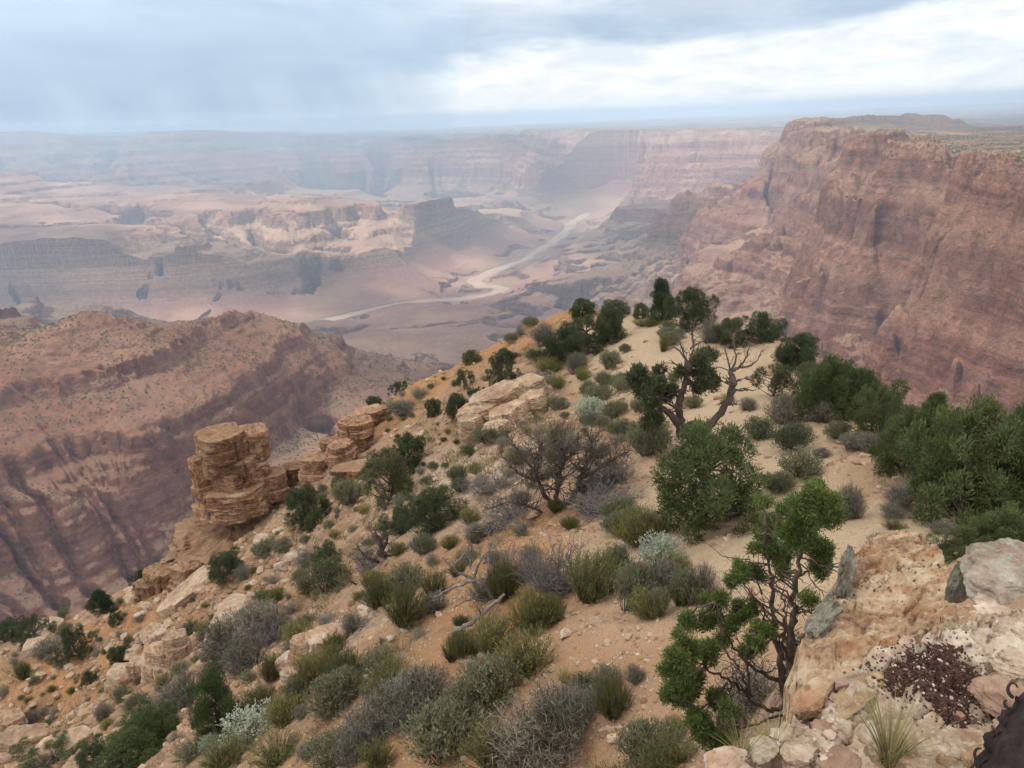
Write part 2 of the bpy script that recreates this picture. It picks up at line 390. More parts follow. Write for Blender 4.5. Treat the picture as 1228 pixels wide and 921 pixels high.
f1 = erode(f1, cell, n=70000, steps=110, rate=0.9, seed=3, passes=5, boost=1+1.5*np.clip((np.exp(xi_g)-3200)/2500, 0, 1))
wgt = np.clip((np.exp(xi_g)-600)/500, 0, 1)[None, :]; f1 = f0c*(1-wgt) + f1*wgt
# render sheet
NA, NB = 1150, 2100
XB0, XB1 = math.log(430.0), math.log(60000.0)
xi = np.concatenate([np.linspace(XB0, math.log(17000.0), NB-160), np.linspace(math.log(17000.0), XB1, 161)[1:]]); th = np.linspace(TH0, TH1, NA)
TT, XX = np.meshgrid(th, xi, indexing='ij'); RR = np.exp(XX)
wx, wy = RR*np.sin(TT), RR*np.cos(TT)
def warp(x, y, lam, a, sd): return a*lam*(perlin(x/lam, y/lam, sd)-.0+.5*np.abs(perlin(x/lam+9, y/lam-4, sd+2))), a*lam*(perlin(x/lam+31, y/lam+17, sd+1)+.5*np.abs(perlin(x/lam+3, y/lam+44, sd+3)))
qx, qy = wx.copy(), wy.copy()
d1, d2 = warp(wx, wy, 1700, .30, 197); k_ = np.clip((RR-4300)/2200, 0, 1)*np.clip((6-np.degrees(TT))/6, 0, 1); qx += d1*k_; qy += d2*k_
ws = np.clip((RR-700)/2600, .0, 1); ws = np.maximum(ws, np.clip((np.degrees(TT)-9)/6, 0, 1)*np.clip((RR-700)/500, 0, 1))
for lam, a, sd in ((900, .30, 201), (380, .34, 205), (170, .36, 209), (75, .36, 213), (34, .34, 217)):
    d1, d2 = warp(wx, wy, lam, a, sd); k_ = ws*np.clip(RR/(lam*6.0), 0, 1)
    k_ = k_*(1+.25*np.clip((np.degrees(TT)-8)/5, 0, 1)*(lam < 500))
    qx += d1*k_; qy += d2*k_
TQ = np.arctan2(qx, qy); XQ = np.log(np.hypot(qx, qy))
zi = bil(f1, (TQ-TH0)/(TH1-TH0)*(NT_-1), (XQ-XI0)/(XI1-XI0)*(NX_-1))
ga, gb = np.gradient(bil(fs0, (TT-TH0)/(TH1-TH0)*259, (XX-XI0)/(XI1-XI0)*839), th[1]-th[0], axis=0), np.gradient(bil(fs0, (TT-TH0)/(TH1-TH0)*259, (XX-XI0)/(XI1-XI0)*839), axis=1)/np.gradient(xi)[None, :]; sl = np.clip(np.hypot(ga, gb)/RR, 0.03+.13*np.clip((RR-3500)/3000, 0, 1), .9)*np.clip((RR-560)/500, .05, 1)
near = np.clip(1-(RR-1500)/6000, 0.25, 1)
big = np.clip((RR-2500)/5000, 0, 1)
wall_ = np.clip((np.degrees(TT)-8)/5, 0, 1)*np.clip((6500-RR)/1000, 0, 1)
zi += (1-.75*wall_)*sl*np.clip(1.5-sl*1.5, .3, 1)*(18*fbm(wx/330, wy/330, 3, .55, 11) + 12*ridged(wx/190, wy/190, 3, .6, 12) + big*45*ridged(wx/620, wy/620, 3, .6, 13))
sx_ = np.clip((wx+300)/1500, 0, 1); dip = .065*np.clip(wy-5500, 0, 5500)*sx_*sx_*(3-2*sx_)
zi += dip
zi += sl*near*(5*ridged(wx/42, wy/42, 3, .6, 15))
wall_ = np.clip((np.degrees(TT)-8)/5, 0, 1)*np.clip((6500-RR)/1000, 0, 1)
below = np.clip((-150-zi)/120, 0, 1)
crag = ridged(wx/115, wy/115, 4, .62, 16)
zi += sl*below*((.35-.05*wall_)*np.clip(RR/1800, .3, 1.6))*(20*(crag-.5))
Z = terr(zi)
lw = .86 + .12*np.clip((np.degrees(TT)+4)/10, 0, 1); lw = np.where(RR > 3300, np.maximum(.82, lw*wall_), lw)
Z = lw*Z + (1-lw)*zi
# thin ledges inside the red beds
ph = (Z + 6*fbm(wx/900, wy/900, 2, .5, 31))/17.0
led = (np.floor(ph) + np.clip((ph-np.floor(ph)-.5)*2.4+.5, 0, 1))*17.0 - (Z*0 + ph*17.0)
Z += np.where((Z < -230) & (Z > -780), .22 + .25*(np.degrees(TT) > 2), .15)*led*np.clip(sl*2.2, 0, 1)
Z -= dip
Z += sl*wall_*below*(5*ridged(wx/34, wy/34, 3, .65, 18)-2)
Z += np.clip(RR/6000, .15, 1)*.7*perlin(wx/14, wy/14, 44)
# lay the river bed flat
rv = river[:, :2]
dmin = np.full(wx.shape, 1e9)
sub = (RR > 3500) & (RR < 12500)
pw = np.stack([wx[sub], wy[sub]], -1); dm = np.full(len(pw), 1e9)
for i in range(len(rv)-1):
    a, b = rv[i], rv[i+1]; ab = b-a
    t = np.clip(((pw-a)@ab)/(ab@ab), 0, 1)[:, None]
    dm = np.minimum(dm, np.hypot(*(pw-a-t*ab).T))
dmin[sub] = dm
dw = dmin + 45*perlin(wx/260, wy/260, 51)
bank = np.clip((dw-62)/260, 0, 1)
Z = np.where(dmin < 800, np.minimum(Z, RZ+1.5 + bank*60 + 400*np.clip((dmin-300)/500, 0, 1)**2), Z)
Z = np.where(dmin < 800, np.maximum(Z, np.where(dw < 34, RZ-8, RZ+1.5)), Z)
green = np.clip(1-np.abs(dw-75)/32, 0, 1)*(perlin(wx/300, wy/300, 61) > -.05)
sand = np.clip((84-dw)/28, 0, 1)
CANYON = np.stack([wx, wy, Z], -1).reshape(-1, 3)
qf = grid_faces(NA, NB)
cx = .25*(wx[:-1, :-1]+wx[1:, :-1]+wx[:-1, 1:]+wx[1:, 1:]); cyy = .25*(wy[:-1, :-1]+wy[1:, :-1]+wy[:-1, 1:]+wy[1:, 1:]); cz = Z[:-1, :-1]
fr = np.hypot(cx, cyy); fa = np.degrees(np.arctan2(cx, cyy))

def canyon_material():
    m, t, b = new_mat('canyon_rock', 0.95, 0.05)
    geo = t.new('ShaderNodeNewGeometry'); pos = geo.outputs['Position']; nrm = geo.outputs['Normal']
    x, y, z = t.sep(pos); nz = t.sep(nrm)[2]
    n1 = t.noise(pos, 1/420, 5, .6); n2 = t.noise(pos, 1/70, 5, .65); n3 = t.noise(pos, 1/14, 4, .65)
    zz = t.math('ADD', z, t.math('ADD', t.math('MULTIPLY', t.math('SUBTRACT', n1, .5), 60), t.math('MULTIPLY', t.math('SUBTRACT', n2, .5), 18)))
    ex = t.rng(x, -300, 1200, smooth=True)
    zz = t.math('ADD', zz, t.math('MULTIPLY', t.math('MULTIPLY', t.rng(y, 5500, 11000, 0, 5500), .065), ex))
    f = t.rng(zz, -1460, 0, 0, 1)
    S = lambda zv, c: ((zv+1460)/1460, c)
    rock = t.ramp(f, [S(-1460, (.30, .19, .145)), S(-1400, (.24, .135, .115)), S(-1330, (.25, .135, .115)), S(-1270, (.27, .18, .14)), S(-1210, (.17, .115, .10)), S(-1165, (.15, .10, .085)),
        S(-1120, (.30, .235, .165)), S(-1010, (.34, .265, .185)), S(-900, (.36, .27, .19)), S(-840, (.33, .19, .135)), S(-760, (.33, .145, .10)), S(-620, (.31, .12, .085)), S(-560, (.32, .15, .10)),
        S(-480, (.30, .115, .08)), S(-400, (.33, .14, .095)), S(-330, (.31, .12, .085)), S(-290, (.36, .20, .13)), S(-210, (.40, .225, .15)), S(-150, (.34, .165, .11)), S(-115, (.38, .22, .15)), S(-80, (.52, .41, .31)), S(0, (.58, .48, .37))])
    # thin bedding
    zw = t.math('ADD', z, t.math('MULTIPLY', n2, 22)); zv = t.math('ADD', t.math('MULTIPLY', z, .012), t.math('MULTIPLY', n2, 2.2))
    bed = t.noise(t.comb(t.math('MULTIPLY', x, .0012), t.math('MULTIPLY', y, .0012), t.math('MULTIPLY', zw, .075)), 1.0, 5, .7)
    rock = t.mix(t.rng(bed, .40, .60), t.mix(.58, rock, (.085, .045, .04)), t.mix(.22, rock, (.55, .42, .30)))
    bed2 = t.noise(t.comb(t.math('MULTIPLY', x, .0006), t.math('MULTIPLY', y, .0006), t.math('MULTIPLY', zw, .026)), 1.0, 3, .6)
    upz = t.rng(z, -820, -760)
    rock = t.mix(t.math('MULTIPLY', t.rng(bed2, .52, .58), t.math('MULTIPLY', upz, .62)), rock, (.17, .055, .04))
    rock = t.mix(t.math('MULTIPLY', t.rng(bed2, .46, .40), t.math('MULTIPLY', upz, .45)), rock, (.48, .33, .23))
    # steep faces: upright joints and desert varnish
    flute = t.noise(t.comb(t.math('MULTIPLY', x, .03), t.math('MULTIPLY', y, .03), zv), 1.0, 5, .65, .6)
    steep = t.rng(nz, .86, .62)
    rock = t.mix(t.math('MULTIPLY', steep, t.math('MULTIPLY', t.rng(flute, .52, .72), t.rng(y, 4000, 6000, 1, .45))), rock, t.mix(.55, rock, (.07, .045, .04)))
    rock = t.mix(t.math('MULTIPLY', steep, t.rng(flute, .46, .30, 0, .5)), rock, (.46, .33, .23))
    crag = t.noise(pos, 1/30, 6, .74); cr2 = t.noise(pos, 1/150, 4, .6)
    cream = t.math('MULTIPLY', t.math('MULTIPLY', t.rng(z, -560, -430), t.rng(z, -150, -230)), t.rng(cr2, .44, .60))
    rock = t.mix(t.math('MULTIPLY', cream, .48), rock, (.50, .38, .28))
    rock = t.mix(t.rng(crag, .36, .64), t.mix(.48, rock, (.05, .03, .027)), t.mix(.12, rock, (.62, .46, .34)))
    # scree and soil on the gentler ground, tan-grey with a red cast higher up
    soil = t.ramp(f, [S(-1460, (.31, .205, .17)), S(-1300, (.275, .165, .145)), S(-1180, (.31, .235, .175)), S(-950, (.40, .315, .22)), S(-870, (.36, .28, .20)), S(-845, (.24, .175, .14)), S(-700, (.25, .17, .125)), S(-600, (.29, .18, .12)), S(-420, (.29, .165, .11)), S(-300, (.30, .19, .125)), S(-150, (.26, .20, .13)), S(0, (.25, .20, .13))])
    soil = t.mix(t.rng(crag, .42, .6, .45, 0), soil, (.13, .095, .075))
    soil = t.mix(t.rng(n3, .45, .7, 0, .6), soil, t.mix(.5, soil, (.12, .10, .065)))
    soil = t.mix(t.rng(n1, .45, .62, 0, .55), soil, (.40, .31, .215))
    gentle = t.rng(t.math('ADD', nz, t.math('MULTIPLY', t.math('SUBTRACT', n2, .5), .3)), .64, .82)
    c = t.mix(gentle, rock, soil)
    # dark speckle of brush on flat ground
    sp_ = t.voro(pos, 1/9.0)
    brush = t.math('MULTIPLY', t.rng(sp_, .34, .24), t.rng(t.noise(pos, 1/130, 3), .44, .62))
    brush = t.math('MULTIPLY', brush, t.rng(nz, .70, .9))
    c = t.mix(t.math('MULTIPLY', brush, t.rng(z, -1150, -800, .2, .85)), c, (.055, .06, .035))
    # wooded rim plateau
    sp2 = t.voro(pos, 1/14.0)
    wood = t.math('MULTIPLY', t.math('MULTIPLY', t.rng(sp2, .66, .46), t.rng(z, -520, -330)), t.rng(nz, .90, .97))
    wood = t.math('MULTIPLY', wood, t.rng(t.noise(pos, 1/380, 4), .40, .52))
    c = t.mix(t.math('MULTIPLY', wood, .85), c, (.03, .036, .022))
    far = t.rng(t.math('MULTIPLY', t.vmath('LENGTH', pos) if False else y, 1.0), 11500, 15000)
    flatfar = t.math('MULTIPLY', far, t.rng(nz, .90, .97))
    c = t.mix(t.math('MULTIPLY', flatfar, .7), c, t.mix(t.rng(n1, .4, .6), (.09, .085, .07), (.21, .17, .125)))
    c = t.mix(1.0, c, (.86, .69, .63), 'MULTIPLY')
    c = t.mix(t.attr('green'), c, (.085, .11, .045))
    c = t.mix(t.math('MULTIPLY', t.attr('sand'), .8), c, (.38, .28, .21))
    t.put(b.inputs['Base Color'], c)
    h = t.math('ADD', t.math('ADD', t.math('MULTIPLY', n3, 2.0), t.math('MULTIPLY', crag, t.math('MULTIPLY_ADD', steep, 16.0, 4.0))), t.math('MULTIPLY', flute, t.math('MULTIPLY', steep, 8.0)))
    t.put(b.inputs['Normal'], t.bump(h, .9, 1.6))
    return m
M_CAN = canyon_material()

left_hill = (fa < 1.5) & (fr < 2750) & ~((fa > -6) & (fr < 1250))
right_wall = (fa > 6.0) & (fr < 5900 - 60*np.clip(fa-20, 0, 40)) & (cz > -1060)
plain = (fr > 15500)
lit_ridge = (fr > 5950) & (fr < 9900) & (fa > -25) & (fa < 5) & (cz > -1400) & ~left_hill
butte = (fr > 4700) & (fr <= 7200) & (fa < -16) & ~lit_ridge & ~left_hill
rim_wall = (fr > 8300) & ~plain & (cz > -1180) & ~lit_ridge & ~right_wall
for nm, msk in (('hill', left_hill), ('cliffs', right_wall & ~left_hill), ('plateau', plain), ('ridge', lit_ridge), ('mesa', butte), ('canyon_rim', rim_wall & ~butte), ):
    fcs = qf[msk.ravel()]
    v, f_, at = submesh(CANYON, fcs, {'green': green.ravel(), 'sand': sand.ravel()})
    tag(link(nm, make_mesh(nm, v, f_, M_CAN, nm in ('hill', 'cliffs'), at)), kind='structure')
rest = ~(left_hill | right_wall | plain | lit_ridge | butte | rim_wall)
v, f_, at = submesh(CANYON, qf[rest.ravel()], {'green': green.ravel(), 'sand': sand.ravel()})
tag(link('canyon_floor', make_mesh('canyon_floor', v, f_, M_CAN, False, at)), kind='structure')

# lone mesas on the horizon
def mesa_mesh(az, r, width, height, base, seed):
    rs = np.random.RandomState(seed); n = 48
    a = np.linspace(0, 2*np.pi, n, endpoint=False)
    rad = width*(.5+.08*np.sin(3*a+seed)+.06*rs.rand(n))
    prof = [(1.35, 0), (1.12, .45), (1.04, .55), (1.0, .95), (.96, 1.0)]
    vs = []
    for k, h in prof:
        vs.append(np.c_[rad*k*np.cos(a)*1.0, rad*k*np.sin(a)*.6, np.full(n, base+h*height)])
    vs.append(np.array([[0, 0, base+height]]))
    vs = np.concatenate(vs); az = math.radians(az)
    vs[:, 0] += math.sin(az)*r; vs[:, 1] += math.cos(az)*r
    fs = [[k*n+i, k*n+(i+1) % n, (k+1)*n+(i+1) % n, (k+1)*n+i] for k in range(4) for i in range(n)]
    tr = [[4*n+i, 4*n+(i+1) % n, 5*n] for i in range(n)]
    return vs, [np.array(fs), np.array(tr)]
for az, r, wdt, h, bs, sd in ((12.0, 38000, 5200, 210, -640, 3), (23, 52000, 26000, 260, -690, 4), (33, 46000, 12000, 330, -640, 6)):
    v, f_ = mesa_mesh(az, r, wdt, h, bs, sd)
    tag(link('mesa', make_mesh('mesa', v, f_, M_CAN, False)), kind='structure')

# ---------------------------------------------------------------- river
def river_mesh():
    pts = np.array([river[0]] + [river[i] + (river[i+1]-river[i])*k/8 for i in range(len(river)-1) for k in range(8)] + [river[-1]])
    pts = np.array(pts)
    for _ in range(4): pts[1:-1] = (pts[:-2]+2*pts[1:-1]+pts[2:])/4
    d = np.gradient(pts, axis=0)[:, :2]; d /= np.hypot(d[:, 0], d[:, 1])[:, None]
    nn = np.c_[-d[:, 1], d[:, 0]]
    wv = np.interp(np.hypot(pts[:, 0], pts[:, 1]), [6800, 8200], [62, 34])[:, None]
    vs = np.concatenate([np.c_[pts[:, :2]+nn*wv, np.full(len(pts), RZ-.5)], np.c_[pts[:, :2]-nn*wv, np.full(len(pts), RZ-.5)]])
    n = len(pts); i = np.arange(n-1)
    return vs, np.stack([i+n, i+n+1, i+1, i], -1)
m, t, b = new_mat('muddy_water', .35, .3)
t.put(b.inputs['Base Color'], t.mix(t.noise(t.new('ShaderNodeNewGeometry').outputs['Position'], 1/90, 3), (.32, .19, .14), (.37, .235, .175)))
v, f_ = river_mesh()
tag(link('river', make_mesh('river', v, f_, m, True)), kind='structure')

# ---------------------------------------------------------------- brush dotted over the near slopes: nobody could count it
def dots_mesh(p, size, seed, squash=.75):
    rs = np.random.RandomState(seed); n = len(p)
    base = np.array([(1, 0, 0), (.31, .95, 0), (-.81, .59, 0), (-.81, -.59, 0), (.31, -.95, 0), (.1, .1, 1.15), ], float)
    tri = np.array([(0, 1, 5), (1, 2, 5), (2, 3, 5), (3, 4, 5), (4, 0, 5)])
    s = size[:, None, None]*(0.75+.5*rs.rand(n, 6, 1))
    a = rs.rand(n)*6.28; ca, sa = np.cos(a)[:, None], np.sin(a)[:, None]
    bx = base[None, :, 0]*ca-base[None, :, 1]*sa; by = base[None, :, 0]*sa+base[None, :, 1]*ca
    v = np.stack([bx, by, np.broadcast_to(base[None, :, 2]*squash, bx.shape)], -1)*s
    v[:, :5, 2] -= .1*size[:, None]
    v = v+p[:, None, :]
    return v.reshape(-1, 3), (tri[None]+6*np.arange(n)[:, None, None]).reshape(-1, 3)
rs = np.random.RandomState(5)
N = 210000
i = rs.rand(N)*(NA-2); j = rs.rand(N)**1.0*(np.searchsorted(xi, math.log(4200.0)))
pz = bil(Z, i, j); px_ = bil(wx, i, j); py_ = bil(wy, i, j); r_ = np.hypot(px_, py_)
i0, j0 = i.astype(int), j.astype(int)
slp = np.hypot(Z[i0+1, j0]-Z[i0, j0], Z[i0, j0+1]-Z[i0, j0])/np.maximum(np.hypot(wx[i0, j0+1]-wx[i0, j0], wy[i0, j0+1]-wy[i0, j0]), .1)
keep = (slp < 1.0) & (perlin(px_/150, py_/150, 71)+.55*rs.rand(N) > .14) & (pz > -900) & (rs.rand(N) < np.clip(r_/1700, .2, 1)**1.6)
keep &= (np.degrees(np.arctan2(px_, py_)) < 3) | (pz > -700)
p = np.c_[px_, py_, pz][keep]
size = (.9+2.0*rs.rand(keep.sum())**2)*np.clip(r_[keep]/1500, .8, 1.6)
v, f_ = dots_mesh(p, size, 6)
m, t, b = new_mat('brush', 1, 0)
t.put(b.inputs['Base Color'], t.mix(t.noise(t.new('ShaderNodeNewGeometry').outputs['Position'], 1/25, 2), (.03, .036, .022), (.10, .10, .06)))
tag(link('brush', make_mesh('brush', v, f_, m, False)), kind='stuff')

# ---------------------------------------------------------------- unseen cloud deck added overhead to shade the spur, thinned over chosen sunlit spots
CLZ = 3800.0
def shade_deck():
    gx_ = np.linspace(-30000, 24000, 360); gy_ = np.linspace(-22000, 21500, 290)
    X, Y = np.meshgrid(gx_, gy_, indexing='ij')
    Zc = CLZ + 260*fbm(X/5200, Y/5200, 5, .55, 81)
    # gaps: ground spots chosen to be sunlit, carried up along the sunbeam
    m_ = np.zeros_like(X); k = SDIR/SDIR[2]
    spots = [(P(800, 205, 11200), 2300, 2000, 1), (P(360, 272, 7900), 1900, 1150, 1), (P(255, 265, 8200), 1000, 800, 1), (P(110, 290, 6100), 1300, 600, .85), (P(230, 200, 12800), 5600, 3600, 1), (P(40, 200, 11500), 4500, 3000, 1), (P(840, 158, 17500), 6500, 3000, 1), (P(1100, 145, 30000), 12000, 8000, .9),
             (P(640, 330, 6100), 700, 600, .7), (P(1080, 260, 2700), 1600, 1600, .52), (P(960, 220, 4600), 1400, 1400, .62), (P(130, 400, 1800), 900, 500, .35)]
    thin = np.zeros_like(X)
    for c, sx, sy, am in spots:
        h = CLZ-c[2]; qx, qy = c[0]+k[0]*h, c[1]+k[1]*h
        e = np.sqrt(((X-qx)/sx)**2+((Y-qy)/sy)**2)+.35*fbm(X/1300, Y/1300, 4, .6, 91)
        thin = np.maximum(thin, am*np.clip((1.25-e)/.45, 0, 1))
    thin = np.clip(np.maximum(thin, .12+.3*np.clip(fbm(X/4500, Y/4500, 3, .5, 95)-.25, 0, .6)), 0, 1)
    near_ = np.hypot(X-k[0]*CLZ, Y-k[1]*CLZ); thin = np.where(near_ < 700, np.minimum(thin, .12), thin)
    V = np.stack([X, Y, Zc], -1).reshape(-1, 3)
    return V, grid_faces(*X.shape), thin.ravel()
m = bpy.data.materials.new('shade_cloud_vapour'); m.use_nodes = True
t = NT(m.node_tree); t.n.clear()
o_ = t.new('ShaderNodeOutputMaterial'); tl = t.new('ShaderNodeBsdfTranslucent'); tl.inputs[0].default_value = (.54, .553, .575, 1)
mx = t.new('ShaderNodeMixShader'); tp = t.new('ShaderNodeBsdfTransparent'); t.put(mx.inputs[0], t.attr('thin')); t.l.new(tl.outputs[0], mx.inputs[1]); t.l.new(tp.outputs[0], mx.inputs[2]); t.l.new(mx.outputs[0], o_.inputs[0])
v, f_, thin_ = shade_deck()
tag(link('clouds', make_mesh('clouds', v, f_, m, True, {'thin': thin_})), kind='structure')

# ---------------------------------------------------------------- air
def box_mesh(x0, x1, y0, y1, z0, z1):
    v = np.array([(x, y, z) for x in (x0, x1) for y in (y0, y1) for z in (z0, z1)], float)
    return v, np.array([(0, 1, 3, 2), (4, 6, 7, 5), (0, 4, 5, 1), (2, 3, 7, 6), (0, 2, 6, 4), (1, 5, 7, 3)])
m = bpy.data.materials.new('haze_air'); m.use_nodes = True
t = NT(m.node_tree); t.n.clear()
o_ = t.new('ShaderNodeOutputMaterial'); pv = t.new('ShaderNodeVolumePrincipled')
pv.inputs['Color'].default_value = (.64, .81, 1.0, 1); pv.inputs['Density'].default_value = 6.0e-5; pv.inputs['Anisotropy'].default_value = .15
t.l.new(pv.outputs[0], o_.inputs['Volume'])
zmax = max(float(CANYON[:, 2].max()), 10.0)+40
v, f_ = box_mesh(-56000, 56000, -300, 66000, -1475.0, zmax)
hz = link('haze', make_mesh('haze', v, f_, m, False)); tag(hz, kind='stuff')

# the rain curtain over the far rim
def rain_mesh():
    n = 48; a = np.linspace(0, 2*np.pi, n, endpoint=False)
    c = np.array((-7600., 14200.)); ax = np.array((.97, .25)); bx = np.array((-.25, .97))
    ring = c+np.cos(a)[:, None]*ax*6600+np.sin(a)[:, None]*bx*3900
    v = np.concatenate([np.c_[ring, np.full(n, -1478.)], np.c_[ring+np.array((900, 0)), np.full(n, 3500.)]])
    i = np.arange(n)
    return v, [np.stack([i, (i+1) % n, n+(i+1) % n, n+i], -1), np.arange(n)[None, ::-1], np.arange(n, 2*n)[None]]
m = bpy.data.materials.new('rain_veil'); m.use_nodes = True
t = NT(m.node_tree); t.n.clear()
o_ = t.new('ShaderNodeOutputMaterial'); pv = t.new('ShaderNodeVolumePrincipled')
pv.inputs['Color'].default_value = (.60, .80, 1.0, 1); pv.inputs['Density'].default_value = 1.45e-4
t.l.new(pv.outputs[0], o_.inputs['Volume'])
v, f_ = rain_mesh()
tag(link('rain', make_mesh('rain', v, f_, m, False)), kind='stuff')

# ---------------------------------------------------------------- the spur in front: ground
def M(*pts): return [P(x, y, r) for x, y, r in pts]
edge_px = [(-220, 760, 88), (-120, 752, 86), (0, 745, 82), (60, 742, 79), (110, 730, 76), (160, 706, 73), (200, 694, 70), (250, 668, 66), (300, 636, 64), (345, 596, 63), (372, 562, 63), (400, 534, 64), (436, 492, 67), (470, 479, 68), (520, 451, 70), (560, 433, 70), (600, 404, 69), (640, 386, 68), (672, 372, 66), (690, 366, 65), (720, 370, 62), (770, 379, 58), (800, 374, 56), (850, 380, 53), (880, 390, 49), (930, 410, 44), (980, 446, 38), (1040, 476, 32), (1100, 505, 27), (1160, 535, 23), (1228, 572, 19.5), (1320, 620, 16)]
edge = M(*edge_px)
fl = [edge,
      [p*np.array((1.12, 1.12, 1)) - np.array((0, 0, .12*np.hypot(p[0], p[1])*.95)) for p in edge],
      [p*np.array((1.9, 1.9, 1)) - np.array((0, 0, .9*np.hypot(p[0], p[1])*1.15)) for p in edge],
      [(math.sin(a)*340, math.cos(a)*340, -395.) for a in np.radians(np.arange(-64, 65, 4))],
      M((1000, 640, 13.5), (930, 655, 12.9), (830, 640, 15.5), (870, 560, 21), (900, 500, 27), (860, 440, 36), (800, 420, 42), (770, 396, 50)),
      M((1000, 560, 19), (1040, 600, 16), (1085, 640, 13), (1180, 680, 10.5)), M((950, 470, 31), (1010, 520, 24), (1080, 560, 19)), M((1228, 655, 11.5), (1320, 680, 10)),
      M((1000, 700, 11.2), (960, 720, 10.5), (850, 760, 9.6), (720, 750, 10.6)),
      M((850, 800, 8.2), (760, 830, 8.6), (700, 850, 8.8)), M((800, 910, 6.9), (720, 921, 7.4), (600, 905, 8.2)), M((880, 900, 5.6), (935, 850, 5.2), (960, 800, 5.6), (1000, 760, 6.2)),
      M((620, 640, 18.5), (560, 700, 16.5), (480, 760, 15.5), (420, 820, 14.5), (330, 885, 15), (250, 925, 16)),
      M((560, 560, 28), (500, 640, 26), (430, 700, 26), (350, 770, 27), (260, 830, 28), (150, 905, 30)),
      M((560, 480, 42), (500, 540, 40), (420, 640, 38), (350, 685, 40), (300, 724, 42), (220, 772, 44), (100, 850, 48), (0, 908, 51), (-150, 960, 55)),
      M((700, 450, 42), (640, 500, 38), (600, 570, 28)), M((690, 400, 56), (620, 460, 50), (560, 520, 44)),
      [(math.sin(a)*2.2, math.cos(a)*2.2, z) for a, z in ((-1.0, -5.2), (-.5, -4.8), (0, -4.4), (.25, -3.6), (.5, -2.6), (.8, -2.2), (1.1, -2.2))],
      [(math.sin(a)*1.3, math.cos(a)*1.3, -2.6) for a in np.linspace(-1.1, 1.1, 9)],
      ]
FT0, FT1 = math.radians(-62), math.radians(62)
FX0, FX1 = math.log(1.3), math.log(335.0)
GA, GB = 1250, 1150
g0 = solve_field(fl, FT0, FT1, FX0, FX1, 320, 820, None, 140, 6)
g0 = smooth(g0, 4)
ft = np.linspace(FT0, FT1, GA); fx = np.linspace(FX0, FX1, GB)
TT, XX = np.meshgrid(ft, fx, indexing='ij'); RR = np.exp(XX)
gxx, gyy = RR*np.sin(TT), RR*np.cos(TT)
G = resample(g0, GA, GB)
pa_px = [(1000, 600, 0), (985, 650, 0), (930, 660, 0), (850, 650, 0), (880, 575, 0), (905, 520, 0), (880, 470, 0), (850, 440, 0), (800, 425, 0), (775, 405, 0), (762, 385, 0)]
def near_line(pts, width):
    d = np.full(gxx.shape, 1e9)
    for a, b in zip(pts[:-1], pts[1:]):
        a, b = np.asarray(a[:2]), np.asarray(b[:2]); ab = b-a
        t = np.clip(((gxx-a[0])*ab[0]+(gyy-a[1])*ab[1])/(ab@ab+1e-9), 0, 1)
        d = np.minimum(d, np.hypot(gxx-a[0]-t*ab[0], gyy-a[1]-t*ab[1]))
    return np.clip(1-d/width, 0, 1)
path_w = M((1010, 640, 13.3), (930, 655, 12.9), (840, 640, 15.5), (870, 580, 19.5), (900, 500, 27), (870, 450, 35), (800, 420, 42), (775, 396, 50), (765, 382, 56))
path_b = M((985, 690, 11.4), (850, 750, 9.8), (740, 745, 10.6))
pathm = np.maximum(near_line(path_w, 4.2), near_line(path_w[5:], 7.0))
benchm = near_line(path_b, 3.2)
redm = np.maximum(near_line(M((655, 385, 67), (620, 410, 68), (560, 440, 68), (500, 475, 66)), 9), near_line(M((120, 800, 58), (60, 850, 55), (140, 830, 48)), 12)*.8)
redm = np.maximum(redm, .7*near_line(M((600, 640, 20), (640, 720, 12.5), (560, 800, 11), (480, 850, 11)), 3))
palem = np.maximum(near_line(M((600, 560, 30), (560, 590, 27), (520, 560, 36)), 5), near_line(M((420, 760, 19), (470, 730, 19)), 2.5))
rough = np.clip(1-.8*pathm-.5*benchm, .15, 1)
G += rough*(.16*fbm(gxx/3.1, gyy/3.1, 4, .55, 301) + np.clip(RR/45, 0, 1)*.55*fbm(gxx/9, gyy/9, 4, .55, 303))
leftm = np.clip((-gxx-2+.12*gyy)/14, 0, 1)*np.clip((RR-14)/20, 0, 1)
# broken ledges breaking out of the slope
lp = (G+1.2*fbm(gxx/7, gyy/7, 3, .5, 305))/2.6
stp = np.floor(lp)+np.clip((lp-np.floor(lp)-.5)*2.6+.5, 0, 1)-lp
ledm = np.clip(leftm, 0, 1)*np.clip(fbm(gxx/14, gyy/14, 3, .5, 307)*1.8+.45, 0, 1)
G += 2.6*.62*stp*ledm
G += np.clip(RR/40, .12, 1)*.10*ridged(gxx/1.1, gyy/1.1, 3, .6, 309)*rough
G += .03*perlin(gxx/.35, gyy/.35, 311)*np.clip(1.3-RR/22, 0, 1)
drop = np.clip((RR-np.interp(TT, [math.atan2(p[0], p[1]) for p in edge], [np.hypot(p[0], p[1]) for p in edge]))/25, 0, 1)
G += drop*(4*ridged(gxx/16, gyy/16, 3, .5, 313)-2)
def ground_z(x, y):
    r = np.hypot(x, y); t_ = np.arctan2(x, y)
    return bil(G, np.atleast_1d((t_-FT0)/(FT1-FT0)*(GA-1)), np.atleast_1d((np.log(np.maximum(r, 1.31))-FX0)/(FX1-FX0)*(GB-1)))
def hit(px, py, rmin=3.0):
    """where the line of sight meets the spur"""
    d = ray(px, py); r = np.exp(np.linspace(math.log(rmin), FX1-.01, 1600))
    gz = ground_z(d[0]*r, d[1]*r); below = d[2]*r <= gz
    k = int(np.argmax(below)) if below.any() else None
    if k is None or r[k] > 120: return None
    return np.array((d[0]*r[k], d[1]*r[k], float(gz[k])))

